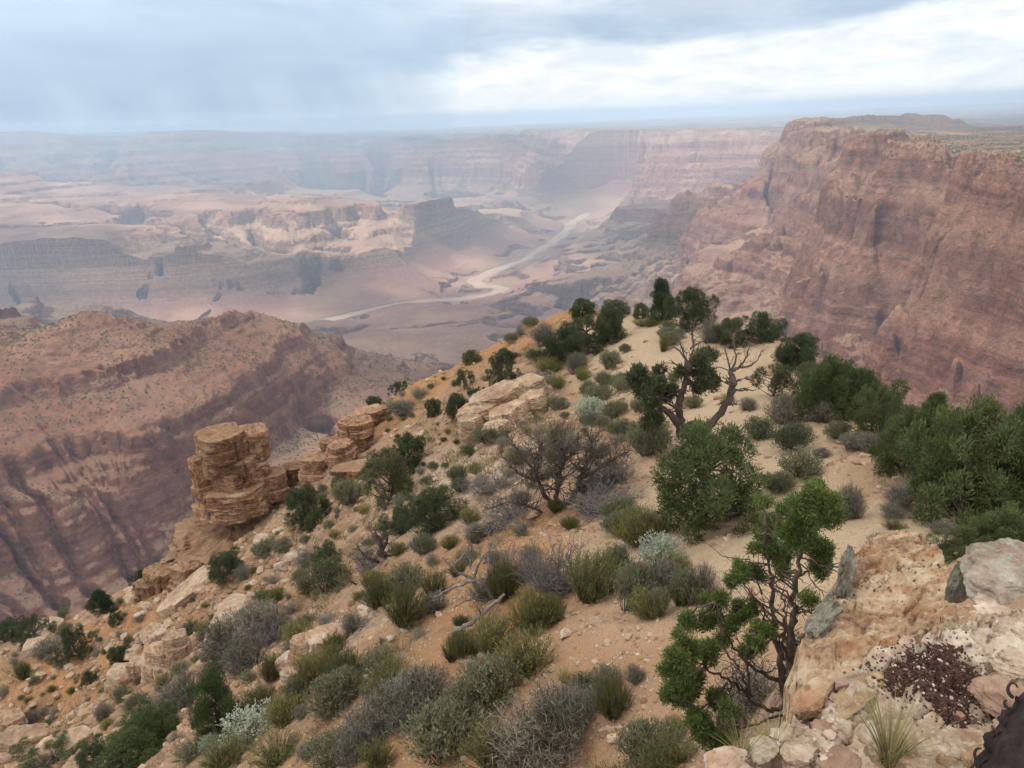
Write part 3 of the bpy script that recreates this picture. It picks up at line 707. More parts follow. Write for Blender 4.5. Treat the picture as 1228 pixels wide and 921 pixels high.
def ground_material():
    m, t, b = new_mat('stony_soil', .95, .05)
    geo = t.new('ShaderNodeNewGeometry'); pos = geo.outputs['Position']; nz = t.sep(geo.outputs['Normal'])[2]
    n1 = t.noise(pos, .16, 5, .6); n2 = t.noise(pos, .9, 5, .65); n3 = t.noise(pos, 5.5, 5, .7); n4 = t.noise(pos, 30, 3, .7)
    c = t.ramp(t.math('ADD', t.math('MULTIPLY', n1, .55), t.math('MULTIPLY', n2, .45)), [(.30, (.25, .135, .07)), (.44, (.36, .205, .112)), (.55, (.41, .255, .15)), (.68, (.46, .32, .205))])
    c = t.mix(t.math('MULTIPLY', t.attr('red'), t.rng(n2, .25, .6, .55, 1)), c, (.44, .215, .085))
    c = t.mix(t.math('MULTIPLY', t.attr('bench'), .75), c, t.mix(n2, (.39, .215, .118), (.45, .28, .17)))
    c = t.mix(t.math('MULTIPLY', t.attr('path'), t.rng(n2, .3, .6, .75, 1)), c, t.mix(n3, (.47, .335, .205), (.55, .42, .28)))
    c = t.mix(t.math('MULTIPLY', t.attr('pale'), t.rng(n3, .4, .55)), c, (.56, .44, .33))
    # exposed ledges, rust stained
    rk = t.rng(nz, .80, .58)
    rc = t.mix(t.rng(n3, .38, .62), (.26, .14, .085), (.46, .33, .225))
    rc = t.mix(t.rng(t.noise(pos, 2.2, 5, .7), .55, .68), rc, (.16, .10, .075))
    c = t.mix(rk, c, rc)
    # stones set in the soil
    vd = t.voro(pos, 9.0); vc = t.voro(pos, 9.0, out='Color')
    st = t.math('MULTIPLY', t.rng(vd, .42, .32), t.rng(t.sep(vc)[0], .62, .66))
    st = t.math('MULTIPLY', st, t.math('SUBTRACT', 1.0, t.math('MULTIPLY', t.attr('path'), .55)))
    c = t.mix(st, c, t.mix(t.sep(vc)[1], (.36, .22, .14), (.62, .50, .38)))
    vd2 = t.voro(pos, 34.0); vc2 = t.voro(pos, 34.0, out='Color')
    st2 = t.math('MULTIPLY', t.rng(vd2, .45, .3), t.rng(t.sep(vc2)[0], .52, .56))
    c = t.mix(t.math('MULTIPLY', st2, .85), c, t.mix(t.sep(vc2)[1], (.24, .14, .09), (.62, .49, .36)))
    # twig litter and dry grass stain
    lt = t.math('MULTIPLY', t.rng(t.noise(pos, .55, 4, .6), .52, .64), t.math('SUBTRACT', 1.0, t.math('MAXIMUM', t.attr('path'), t.attr('bench'))))
    c = t.mix(t.math('MULTIPLY', lt, t.rng(n4, .35, .6, .1, .8)), c, (.19, .145, .09))
    c = t.mix(1.0, c, t.mix(n4, (.68, .68, .68), (1.02, 1.02, 1.02)), 'MULTIPLY')
    t.put(b.inputs['Base Color'], c)
    h = t.math('ADD', t.math('MULTIPLY', n3, .035), t.math('ADD', t.math('MULTIPLY', st, .03), t.math('MULTIPLY', st2, .010)))
    h = t.math('ADD', h, t.math('MULTIPLY', n4, .008))
    t.put(b.inputs['Normal'], t.bump(h, .9, 1.0))
    return m
M_GROUND = ground_material()
gv = np.stack([gxx, gyy, G], -1).reshape(-1, 3)
me = make_mesh('ground', gv, grid_faces(GA, GB), M_GROUND, True, {'path': np.clip(pathm*2, 0, 1).ravel(), 'bench': np.clip(benchm*1.6, 0, 1).ravel(), 'red': np.clip(redm*1.6, 0, 1).ravel(), 'pale': palem.ravel()})
tag(link('ground', me), kind='structure')

# ---------------------------------------------------------------- rocks
def ico(sub):
    bm = bmesh.new(); bmesh.ops.create_icosphere(bm, subdivisions=sub, radius=1.0)
    v = np.array([x.co[:] for x in bm.verts]); f = np.array([[q.index for q in p.verts] for p in bm.faces]); bm.free()
    return v/np.linalg.norm(v, axis=1)[:, None], f
ICO = {s: ico(s) for s in (1, 2, 3, 4, 5)}
def boulder(seed, dims, sub=4, planes=14, rough=.06, soft=.0):
    """a broken, faceted stone: intersection of random half spaces, then weathered"""
    rs = np.random.RandomState(seed); d, f = ICO[sub]
    n = rs.normal(size=(planes, 3)); n /= np.linalg.norm(n, axis=1)[:, None]
    n = np.concatenate([n, [(0, 0, 1), (0, 0, -1)]]); off = np.concatenate([.62+.38*rs.rand(planes), [.7, .7]])
    dots = d@n.T; r = np.where(dots > .05, off/np.maximum(dots, .05), 9).min(1); r = np.minimum(r, 1.25)
    v = d*r[:, None]
    v *= (1+rough*noise3(v, 2.1, seed, 4, .6)+rough*.5*noise3(v, 7, seed+5, 2))[:, None]
    return v*np.asarray(dims)*.5, f
def rotz(a): c, s = math.cos(a), math.sin(a); return np.array(((c, -s, 0), (s, c, 0), (0, 0, 1)))
def rotx(a): c, s = math.cos(a), math.sin(a); return np.array(((1, 0, 0), (0, c, -s), (0, s, c)))
def roty(a): c, s = math.cos(a), math.sin(a); return np.array(((c, 0, s), (0, 1, 0), (-s, 0, c)))

def strata_block(seed, rx, ry, h, layers, na=220, nh=150, taper=.1, corners=5, crack=3, rough=.05, overhang=.12, top_rough=.04):
    """a stack of beds with recessed joints, rounded-polygon plan, upright cracks; origin at its foot"""
    rs = np.random.RandomState(seed)
    a = np.linspace(0, 2*np.pi, na, endpoint=False)
    hz = np.sort(np.concatenate([[0, 1], (np.arange(1, layers)+.55*(rs.rand(layers-1)-.5))/layers]))
    offs = 1+overhang*(rs.rand(layers)-.5)*2
    ph = rs.rand(layers)*.5; amp = [rs.rand(corners)*.16 for _ in range(layers)]
    t = np.linspace(0, 1, nh)
    base = 1+.0*a
    pts = rs.rand(corners)*.6+np.arange(corners)*2*np.pi/corners; off = .78+.2*rs.rand(corners)
    rings = []
    for k in t:
        li = min(np.searchsorted(hz, k, side='right')-1, layers-1); li = max(li, 0)
        u = (k-hz[li])/(hz[li+1]-hz[li]+1e-9)
        rr = np.full(na, 9.0)
        for q in range(corners):
            dd = np.cos(a-pts[q]-(ph[li]-.25)*.5); rr = np.minimum(rr, np.where(dd > .1, (off[q]+amp[li][q])/np.maximum(dd, .1), 9))
        rr = np.minimum(rr, 1.12)
        edge_ = np.clip(np.minimum(u*1.0, (1-u)*1.6)*(7 if layers > 3 else 11), 0, 1)
        prof = offs[li]*(.86+.14*np.sqrt(edge_))*(1+.03*u)*(1-taper*k)
        rr = rr*prof*(1-.05*np.abs(np.sin(a*corners*.5+li*1.9))**8)
        for q in range(crack):
            ca = rs.rand() if False else (seed*1.7+q*2.13) % 6.283
            da = np.abs((a-ca+np.pi) % (2*np.pi)-np.pi)
            rr *= 1-.10*np.exp(-(da/.035)**2)*(k > .2*q)
        rings.append(np.c_[rx*rr*np.cos(a), ry*rr*np.sin(a), np.full(na, h*k)])
    v = np.concatenate(rings)
    nn = noise3(v, 3.2/max(rx, ry), seed+3, 4, .6)
    nb = noise3(v*np.array((1, 1, 4.0)), 5.0/max(rx, ry), seed+8, 3, .6)
    ctr = np.array((0, 0, 1.0)); rad = v*np.array((1, 1, 0)); rl = np.linalg.norm(rad, axis=1)[:, None]+1e-6
    v = v+rad/rl*((nn+.7*nb)*rough*min(rx, ry))[:, None]
    fs = [[i*na+j, i*na+(j+1) % na, (i+1)*na+(j+1) % na, (i+1)*na+j] for i in range(nh-1) for j in range(na)]
    # top: shrinking rings
    last = v[-na:]; c0 = last.mean(0); prev = (nh-1)*na; tri = []
    allv = [v]
    cnt = len(v)
    for s in (.9, .78, .64, .48, .32, .16):
        rg = c0+(last-c0)*s; rg[:, 2] = h+h*top_rough*(noise3(rg, 4/max(rx, ry), seed+13, 3)+.6*(1-s))
        allv.append(rg); fs += [[prev+j, prev+(j+1) % na, cnt+(j+1) % na, cnt+j] for j in range(na)]
        prev = cnt; cnt += na
    allv.append(np.array([[c0[0], c0[1], h*(1+top_rough*.6)]])); tri = [[prev+j, prev+(j+1) % na, cnt] for j in range(na)]
    return np.concatenate(allv), [np.array(fs), np.array(tri)]

def rock_material(name, dark, mid, pale, scale=1.0, bedding=0.0, lichen=0.0, rust=0.0, bump=.05, pits=False):
    m, t, b = new_mat(name, .92, .08)
    geo = t.new('ShaderNodeNewGeometry'); pos = geo.outputs['Position']; nz = t.sep(geo.outputs['Normal'])[2]
    p = t.scl(pos, (scale, scale, scale))
    n1 = t.noise(p, .8, 5, .62); n2 = t.noise(p, 4.0, 6, .68); n3 = t.noise(p, 22, 4, .7)
    c = t.ramp(t.math('ADD', t.math('MULTIPLY', n1, .5), t.math('MULTIPLY', n2, .5)), [(.40, dark), (.5, mid), (.59, pale)])
    if pits:
        pt = t.voro(t.vmath('ADD', p, t.scl(t.noise(p, 3, 2, out=1), (.3, .3, .3))), 9.0); c = t.mix(t.math('MULTIPLY', t.rng(pt, .30, .12), t.rng(n1, .42, .58)), c, tuple(k*.35 for k in dark))
    if bedding:
        x, y, z = t.sep(p)
        bd = t.noise(t.comb(t.math('MULTIPLY', x, .25), t.math('MULTIPLY', y, .25), t.math('MULTIPLY', z, 3.2)), 1.0, 5, .7)
        c = t.mix(t.math('MULTIPLY', t.rng(bd, .50, .62), bedding), c, tuple(k*.42 for k in dark))
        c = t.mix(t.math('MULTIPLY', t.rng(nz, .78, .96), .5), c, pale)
    if rust: c = t.mix(t.math('MULTIPLY', t.rng(t.noise(p, 1.7, 4, .6), .50, .64), rust), c, (.36, .15, .065))
    if lichen:
        lm = t.math('MULTIPLY', t.rng(t.noise(p, 7, 5, .7), .48, .60), t.rng(t.noise(p, 1.1, 3), .38, .56))
        c = t.mix(t.math('MULTIPLY', lm, lichen), c, t.mix(n3, (.26, .27, .20), (.46, .48, .38)))
    c = t.mix(t.rng(n3, .62, .75, 0, .5), c, tuple(k*.4 for k in dark))
    c = t.mix(1.0, c, t.mix(n3, (.78, .78, .78), (1.14, 1.14, 1.14)), 'MULTIPLY')
    oi = t.new('ShaderNodeObjectInfo').outputs['Random']
    c = t.mix(1.0, c, t.mix(oi, (.82, .80, .78), (1.1, 1.1, 1.12)), 'MULTIPLY')
    t.put(b.inputs['Base Color'], c)
    t.put(b.inputs['Normal'], t.bump(t.math('ADD', n2, t.math('MULTIPLY', n3, .35)), .9, bump/scale))
    return m
M_SAND = rock_material('banded_sandstone', (.13, .062, .036), (.25, .13, .075), (.44, .295, .185), .6, .28, .15, .4, .09)
M_TAN = rock_material('tan_stone', (.30, .19, .125), (.44, .31, .205), (.58, .455, .335), .9, 0, .3, .4, .04)
M_LIME = rock_material('pitted_limestone', (.31, .205, .135), (.50, .39, .285), (.66, .56, .445), 3.2, 0, .12, .38, .06, True)
M_OCHRE = rock_material('ochre_sandstone', (.20, .115, .075), (.41, .275, .16), (.57, .45, .31), 2.6, 0, .10, .5, .07, True)
M_LICHDARK = rock_material('dark_lichen_stone', (.07, .06, .045), (.16, .145, .11), (.27, .26, .2), 3.5, 0, .25, .2, .06)
M_LICHEN = rock_material('lichen_stone', (.22, .165, .12), (.38, .31, .24), (.52, .46, .37), 3.0, 0, .95, .2, .06)
M_BROWN = rock_material('brown_stone', (.24, .145, .10), (.33, .215, .15), (.42, .295, .215), 3.0, 0, .0, .0, .04)

def put_rock(name, v, f, mat, loc, label, cat='rock', group=None, sm=False):
    o = link(name, make_mesh(name, v, f, mat, sm), None, loc)
    return tag(o, label, cat, group)

# the pillar: foot ledge, body of stacked beds, split cap
pil = bpy.data.objects.new('rock_pillar', None); COL.objects.link(pil)
pc = P(287, 640, 62.0); pil.location = pc
tag(pil, 'freestanding banded sandstone pillar on a broad ledge above the red canyon slope', 'rock pillar')
def chunk(name, seed, px, py, R_, wpx, hpx, layers, mat=M_SAND, depth=1.0, tilt=0.0, spin=0.0, seat=False, **kw):
    """bed block whose foot sits at a photo point at range R_ and which spans wpx by hpx there"""
    c = P(px, py, R_)
    if seat:
        g_ = hit(px, py); c = g_ if g_ is not None else c
    D = float(c@CF); s = D/FPX
    el = math.atan2(-c[2], np.hypot(c[0], c[1])); hh = hpx*s/max(math.cos(el), .6)
    v, f = strata_block(seed, wpx*s*.5, wpx*s*.5*depth, hh, layers, **kw)
    v = v@rotz(spin).T
    if tilt: v = v@roty(tilt).T
    if seat: v = v-np.array((0, 0, .18*hh))
    return v, f, c
for nm, sd, px, py, R_, wp, hp, ly, kw in (
        ('ledge', 11, 284, 706, 62.0, 122, 30, 3, dict(depth=.95, taper=.02, overhang=.07, na=300, rough=.045, spin=.5)),
        ('ledge', 18, 288, 668, 61.6, 138, 34, 4, dict(depth=.95, taper=.03, overhang=.10, na=320, rough=.06, spin=.45, top_rough=.10)),
        ('foot', 12, 290, 606, 62.4, 100, 14, 1, dict(depth=.86, taper=.04, overhang=.06, spin=.55, corners=6)),
        ('body', 13, 288, 594, 62.4, 92, 20, 1, dict(depth=.9, taper=.10, overhang=.05, spin=.9, na=260)),
        ('body', 19, 284, 578, 62.3, 80, 22, 1, dict(depth=.9, taper=.08, overhang=.07, spin=.2, na=260)),
        ('body', 20, 282, 561, 62.2, 70, 17, 1, dict(depth=.95, taper=.05, overhang=.05, spin=.7, na=260)),
        ('cap', 14, 269, 548, 61.8, 52, 31, 2, dict(depth=.95, taper=.02, overhang=.05, spin=.7, corners=4)),
        ('cap', 15, 305, 548, 62.8, 38, 34, 1, dict(depth=1.0, taper=.0, overhang=.05, spin=.2, corners=4)),
        ('buttress', 16, 246, 594, 61.8, 24, 46, 3, dict(depth=1.0, taper=.15, overhang=.12, na=140, nh=110)),
        ('buttress', 17, 326, 596, 62.0, 46, 30, 2, dict(depth=.9, taper=.12, overhang=.08, na=160, nh=110)),
        ('buttress', 21, 338, 610, 62.4, 42, 24, 2, dict(depth=.9, taper=.2, overhang=.08, na=160, nh=110))):
    kw = dict(kw); v, f, c = chunk(nm, sd, px, py, R_, wp, hp, ly, **kw)
    o = link(nm, make_mesh(nm, v+(c-pc), f, M_SAND, False), pil)

# outcrops along the crest
def outcrop(seed, px, py, R_, blocks, label, mat=M_SAND, name='rock_outcrop'):
    rt = bpy.data.objects.new(name, None); COL.objects.link(rt); c0 = P(px, py, R_); rt.location = c0
    tag(rt, label, 'rock outcrop', 'rock outcrops along the crest')
    for k, (bx, by, wp, hp, ly, dp, tl, sp_) in enumerate(blocks):
        v, f, c = chunk('bed', seed+k, bx, by, R_+(k % 3)*.5-.4, wp, hp, ly, depth=dp, tilt=tl, spin=sp_, na=150, nh=80, overhang=.14, rough=.08, taper=.15, seat=True)
        link('bed', make_mesh('bed', v+(c-c0), f, mat, False), rt)
outcrop(40, 412, 560, 63.5, [(384, 566, 44, 24, 3, .8, 0, .3), (412, 560, 40, 34, 4, .8, 0, .9), (430, 540, 46, 44, 5, .8, 0, .1), (356, 575, 36, 22, 3, .8, 0, .5), (398, 545, 26, 22, 2, .9, 0, .2), (446, 512, 44, 26, 3, .8, 0, .7), (345, 590, 30, 22, 3, .9, 0, .0), (424, 575, 50, 18, 3, .7, 0, .4)],
        'blocky brown sandstone outcrop joining the pillar to the crest')
outcrop(60, 600, 490, 47, [(588, 512, 62, 34, 3, .8, -.30, .2), (606, 494, 64, 34, 3, .8, -.30, .3), (632, 480, 60, 28, 3, .8, -.28, .1), (574, 526, 40, 34, 3, .8, -.2, .6), (614, 510, 54, 26, 2, .8, -.25, .5), (642, 494, 46, 26, 2, .8, -.2, .8), (598, 524, 40, 20, 2, .8, -.2, .3)],
        'pale tilted limestone beds breaking out of the slope below the pinyon thicket', M_TAN)
outcrop(80, 372, 790, 17.5, [(362, 806, 34, 46, 4, .8, .1, .3), (386, 790, 40, 34, 3, .8, .1, .8), (352, 830, 24, 30, 3, .8, 0, .2), (404, 772, 36, 22, 2, .8, .1, .2)],
        'small rust and cream rock ledge beside the yellow-green bushes', M_TAN)
outcrop(90, 200, 790, 46, [(196, 806, 40, 36, 3, .8, .1, .2), (172, 812, 36, 26, 3, .8, .1, .6), (216, 790, 34, 36, 3, .8, .0, .1), (150, 822, 40, 20, 2, .8, .1, .0), (184, 780, 26, 30, 2, .9, .2, .4)],
        'jumble of pinkish broken ledges downhill from the leaning slab', M_TAN)
outcrop(100, 60, 880, 46, [(30, 900, 70, 26, 3, .6, .1, .2), (80, 905, 60, 22, 3, .6, .1, .6), (12, 880, 40, 26, 3, .7, .1, .3)],
        'low tan ledges low on the reddish slope', M_TAN)
outcrop(110, 190, 700, 62, [(196, 706, 40, 30, 3, .8, .1, .2), (212, 690, 34, 24, 3, .8, 0, .4), (178, 716, 30, 22, 2, .8, .1, .5), (228, 706, 40, 34, 3, .8, 0, .1)],
        'crumbling sandstone blocks just under the pillar ledge')
# the big leaning slab and its neighbours
def slab(seed, p0, p1, R0, R1, thick, width, label, mat=M_TAN, name='rock_slab'):
    a, b_ = P(*p0, R0), P(*p1, R1)
    ga_, gb_ = hit(*p0), hit(*p1)
    if ga_ is not None and gb_ is not None: a, b_ = ga_+np.array((0, 0, thick*.12)), gb_+np.array((0, 0, thick*.12))
    L_ = np.linalg.norm(b_-a); ax = (b_-a)/L_
    v, f = boulder(seed, (L_*1.12, width, thick), 5, 4, .02); v = np.clip(v, -np.array((L_*.5, width*.5, thick*.5)), np.array((L_*.5, width*.5, thick*.5)))
    v = v*(1+.02*noise3(v, 1.2/thick, seed, 3))[:, None]
    side_ = np.cross((0, 0, 1), ax); side_ /= np.linalg.norm(side_); up_ = np.cross(ax, side_)
    Rm = np.stack([ax, side_, up_], 1)
    put_rock(name, v@Rm.T, f, mat, (a+b_)/2, label, 'rock slab')
slab(5, (196, 745), (262, 690), 50, 52, 2.0, 2.6, 'long tan slab leaning downhill below the rock pillar')
slab(6, (36, 790), (62, 748), 60, 62, 1.6, 2.4, 'grey-tan leaning slab among dark junipers at the slope edge')
slab(7, (268, 772), (292, 716), 40, 42, .9, 2.0, 'smooth pale rock face beside the leaning slab')

# ---- the ledge the photographer stands on
def poly_rock(name, outline, zfun, bottom, n, seed, mat, label, rough, sc, cat='rock', parent=None, grid=120, cracks=1.3):
    """a rock with a plan outline (world xy), an uneven top and broken sides"""
    rs = np.random.RandomState(seed)
    o = np.asarray(outline)[:, :2]; c = o.mean(0)
    seg = np.linalg.norm(np.diff(np.vstack([o, o[:1]]), axis=0), axis=1); cum = np.concatenate([[0], np.cumsum(seg)])
    tt = np.linspace(0, cum[-1], n, endpoint=False); oo = np.vstack([o, o[:1]])
    ring = np.stack([np.interp(tt, cum, oo[:, k]) for k in (0, 1)], -1)
    per = cum[-1]
    ring += (fbm(tt*9/per*3, tt*0+seed, 4, .6, seed)*.022*per/4)[:, None]*(ring-c)/np.linalg.norm(ring-c, axis=1)[:, None]
    vs = []
    ss = np.linspace(0.02, 1, grid)**.8
    for s in ss:
        xy = c+(ring-c)*s; z = zfun(xy[:, 0], xy[:, 1]) - .05*np.clip((s-.93)/.07, 0, 1)**2
        vs.append(np.c_[xy, z])
    for k in np.linspace(.04, 1, 40):
        xy = c+(ring-c)*(1+.06*k+.02*np.sin(k*20)); z = vs[grid-1][:, 2]*(1-k)+bottom*k
        vs.append(np.c_[xy, z])
    v = np.concatenate(vs); top = np.arange(len(v)) < grid*n
    d1 = noise3(v, sc, seed, 5, .58); d2 = np.abs(noise3(v, sc*2.7, seed+9, 3, .6))
    v[top, 2] += rough*(d1-.9*d2)[top]
    ck = np.exp(-(perlin(v[:, 0]*cracks+.25*d1, v[:, 1]*cracks*1.4, seed+31)/.035)**2)+np.exp(-(perlin(v[:, 0]*cracks*2.1-.2*d1, v[:, 1]*cracks*1.5+7, seed+33)/.03)**2)*.6
    v[top, 2] -= (.035*ck)[top]
    out = np.c_[v[:, :2]-c, np.zeros(len(v))]; out /= np.linalg.norm(out, axis=1)[:, None]+1e-6
    v[~top] += out[~top]*(rough*1.6*(d1-.5*d2)[~top])[:, None]
    rows = grid+40
    i, j = np.meshgrid(np.arange(rows-1), np.arange(n), indexing='ij')
    q = np.stack([i*n+j, i*n+(j+1) % n, (i+1)*n+(j+1) % n, (i+1)*n+j], -1).reshape(-1, 4)[:, ::-1]
    v = np.concatenate([v, [[c[0], c[1], float(v[:n, 2].mean())]]]); k = len(v)-1
    tri = np.array([[a_, (a_+1) % n, k] for a_ in range(n)])
    ob = link(name, make_mesh(name, v-np.array((c[0], c[1], 0)), [q, tri], mat, False), parent, (c[0], c[1], 0))
    if parent is None: tag(ob, label, cat)
    return ob
def plane_fit(pts):
    A = np.c_[np.asarray(pts)[:, :2], np.ones(len(pts))]; k = np.linalg.lstsq(A, np.asarray(pts)[:, 2], rcond=None)[0]
    return lambda x, y: k[0]*x+k[1]*y+k[2]
# ochre tongue reaching out below
w_pts = [P(958, 800, 2.55), P(962, 750, 2.95), P(985, 715, 3.35), P(1020, 668, 4.2), P(1045, 634, 5.1), P(1080, 626, 5.3), P(1108, 632, 5.1), P(1135, 672, 4.1), P(1153, 712, 3.45), P(1150, 738, 3.1), P(1095, 772, 2.65), P(1030, 800, 2.4)]
SL_z = plane_fit([P(975, 790, 2.62), P(1045, 640, 4.95), P(1108, 636, 5.0), P(1145, 730, 3.2), P(1060, 780, 2.6)])
poly_rock('sandstone_slab', w_pts, lambda x, y: SL_z(x, y), -5.2, 420, 21, M_OCHRE, 'ochre and rust stained sandstone tongue jutting out between the junipers', .05, 2.6, 'rock slab', grid=180)
# upright lichen flakes on its edge
for sd, (x0, y0, r0), (x1, y1, r1), hh, th_ in ((31, (1004, 722, 3.28), (1020, 682, 3.85), .17, .045), (32, (966, 768, 2.86), (1000, 728, 3.25), .07, .06)):
    a, b_ = P(x0, y0, r0), P(x1, y1, r1); L_ = np.linalg.norm((b_-a)[:2])
    v, f = boulder(sd, (L_*.95, th_*1.8, hh*1.7), 5, 26, .16)
    v = v@rotz(math.atan2(b_[1]-a[1], b_[0]-a[0])).T
    put_rock('rock_flake', v, f, M_LICHDARK, (a+b_)/2+np.array((0, 0, .02)), 'tall upright lichen-covered flake on the edge of the ochre tongue' if sd == 31 else 'low lichen-covered flake against the edge of the ochre tongue', 'rock')
# cream ledge underfoot
LZ0 = -1.52
def ledge_z(x, y):
    r = np.hypot(x, y)
    return LZ0 - .10*np.clip(r-1.6, -1, 2) + .07*fbm(x*1.3, y*1.3, 3, .5, 401) + .05*np.clip(x-1.2, 0, 2)
ledge_px = [(840, 935), (868, 905), (905, 880), (950, 862), (978, 838), (1012, 812), (1060, 778), (1100, 757), (1150, 722), (1185, 705), (1240, 690), (1330, 700), (1420, 800), (1420, 1000), (1200, 1060), (960, 1040), (850, 980)]
poly_rock('limestone_ledge', [PZ(x, y, LZ0) for x, y in ledge_px], ledge_z, -4.6, 700, 22, M_LIME, 'cream and pink pitted limestone ledge strewn with dark seeds', .05, 4.5, 'rock ledge', grid=200, cracks=2.2)
def on_ledge(px, py, up=0.0):
    d = ray(px, py); r = np.linspace(1.0, 4, 1500); k = int(np.argmax(d[2]*r <= ledge_z(d[0]*r, d[1]*r)))
    return np.array((d[0]*r[k], d[1]*r[k], d[2]*r[k]+up))
for nm, sd, px, py, (dx_, dy_, dz_), mat, rz_, lab in (
        ('boulder', 51, 1212, 700, (.50, .36, .26), M_LICHEN, .3, 'rough grey-green lichen boulder behind the cream ledge'),
        ('boulder', 52, 1150, 704, (.12, .10, .22), M_LICHDARK, .8, 'dark narrow lichen block wedged between the ochre tongue and lichen boulder'),
        ('boulder', 53, 1215, 745, (.34, .26, .12), M_LIME, .2, 'knobbly cream limestone lump under the lichen boulder'),
        ('boulder', 54, 1214, 792, (.17, .15, .09), M_LIME, 1.2, 'pitted white limestone knob just above the brown boulder'),
        ('boulder', 55, 1207, 850, (.155, .14, .13), M_BROWN, .5, 'smooth brown boulder beside the patch of dark seeds'),
        ('boulder', 56, 1172, 912, (.10, .09, .075), M_OCHRE, .1, 'rounded yellow stone below the brown boulder'),
        ('boulder', 57, 1142, 888, (.13, .08, .04), M_LIME, .35, 'flat pitted cream stone between the grass tuft and brown boulder'),
        ('boulder', 58, 972, 842, (.17, .11, .09), M_OCHRE, .7, 'yellow-ochre block at the foot of the ochre tongue'),
        ('boulder', 59, 1030, 838, (.26, .07, .05), M_OCHRE, .62, 'long rust-brown sliver lying along the lip of the cream ledge'),
        ('boulder', 61, 955, 905, (.12, .08, .05), M_LIME, .2, 'pinkish flat stone in the pile of rubble at the ledge end'),
        ('boulder', 62, 1010, 914, (.13, .08, .04), M_BROWN, .9, 'reddish flat stone under the grass tuft'),
        ('boulder', 63, 915, 898, (.085, .07, .045), M_LIME, .5, 'small cream stone in the dry grass at the ledge end'),
        ('boulder', 64, 985, 878, (.075, .055, .035), M_BROWN, .1, 'small brown stone on top of the rubble'),
        ('boulder', 65, 945, 882, (.08, .05, .035), M_LIME, 1.0, 'small grey-pink stone near the trunk of the slender juniper'),
        ('boulder', 66, 872, 915, (.12, .09, .06), M_LIME, .4, 'pale block at the outer end of the ledge'),
        ('boulder', 67, 1133, 912, (.05, .04, .035), M_OCHRE, .4, 'small ochre stone between the yellow stone and grass'),
        ('boulder', 68, 1148, 858, (.03, .026, .02), M_OCHRE, .2, 'single tan pebble on the seed patch')):
    p = on_ledge(px, py) if py > 800 or sd in (54,) else PZ(px, py, -1.72 if sd != 52 else -1.85)
    v, f = boulder(sd, (dx_, dy_, dz_), 5, 18, .10)
    put_rock(nm, v@rotz(rz_).T, f, mat, p+np.array((0, 0, dz_*.12)), lab)

# ---------------------------------------------------------------- plants: mesh builders
def blades(base, dirn, length, width, rs, bend=.25, tone=None):
    """tapered leaf strips, one diamond-like quad each"""
    n = len(base)
    d = dirn/(np.linalg.norm(dirn, axis=1)[:, None]+1e-9)
    r = rs.normal(size=(n, 3)); s = np.cross(d, r); s /= np.linalg.norm(s, axis=1)[:, None]+1e-9
    mid = base+d*(length*.45)[:, None]+np.cross(s, d)*(length*bend*(rs.rand(n)-.5))[:, None]
    tip = base+d*length[:, None]
    v = np.stack([base, mid-s*(width*.5)[:, None], tip, mid+s*(width*.5)[:, None]], 1).reshape(-1, 3)
    f = np.arange(4*n).reshape(-1, 4)
    t = np.repeat(rs.rand(n) if tone is None else tone, 4)
    return v, f, t
def tubes(paths, sides=5):
    """paths: list of (points (k,3), radii (k,)) -> one tube mesh"""
    V, F, n0 = [], [], 0
    for pts, rad in paths:
        pts = np.asarray(pts, float); rad = np.asarray(rad, float); k = len(pts)
        tg = np.gradient(pts, axis=0); tg /= np.linalg.norm(tg, axis=1)[:, None]+1e-9
        ref = np.array((.3, .9, .2)); s = np.cross(tg, ref); s /= np.linalg.norm(s, axis=1)[:, None]+1e-9; u = np.cross(tg, s)
        a = np.arange(sides)*2*np.pi/sides
        ring = pts[:, None]+rad[:, None, None]*(np.cos(a)[None, :, None]*s[:, None]+np.sin(a)[None, :, None]*u[:, None])
        V.append(ring.reshape(-1, 3)); i, j = np.meshgrid(np.arange(k-1), np.arange(sides), indexing='ij')
        F.append((n0+np.stack([i*sides+j, i*sides+(j+1) % sides, (i+1)*sides+(j+1) % sides, (i+1)*sides+j], -1)).reshape(-1, 4)); n0 += k*sides
    return np.concatenate(V), np.concatenate(F)
def wander(p0, p1, k, wob, rs):
    p0, p1 = np.asarray(p0, float), np.asarray(p1, float); t = np.linspace(0, 1, k)[:, None]; L_ = np.linalg.norm(p1-p0)
    w_ = np.cumsum(rs.normal(size=(k, 3)), 0); w_ -= w_[0]; w_ = w_-t*w_[-1]
    return p0+(p1-p0)*t+w_*wob*L_/k**.5
def unit(n, rs, zmin=-1.0):
    d = rs.normal(size=(n*4+24, 3)); d /= np.linalg.norm(d, axis=1)[:, None]; d = d[d[:, 2] > zmin]
    return d[:n]

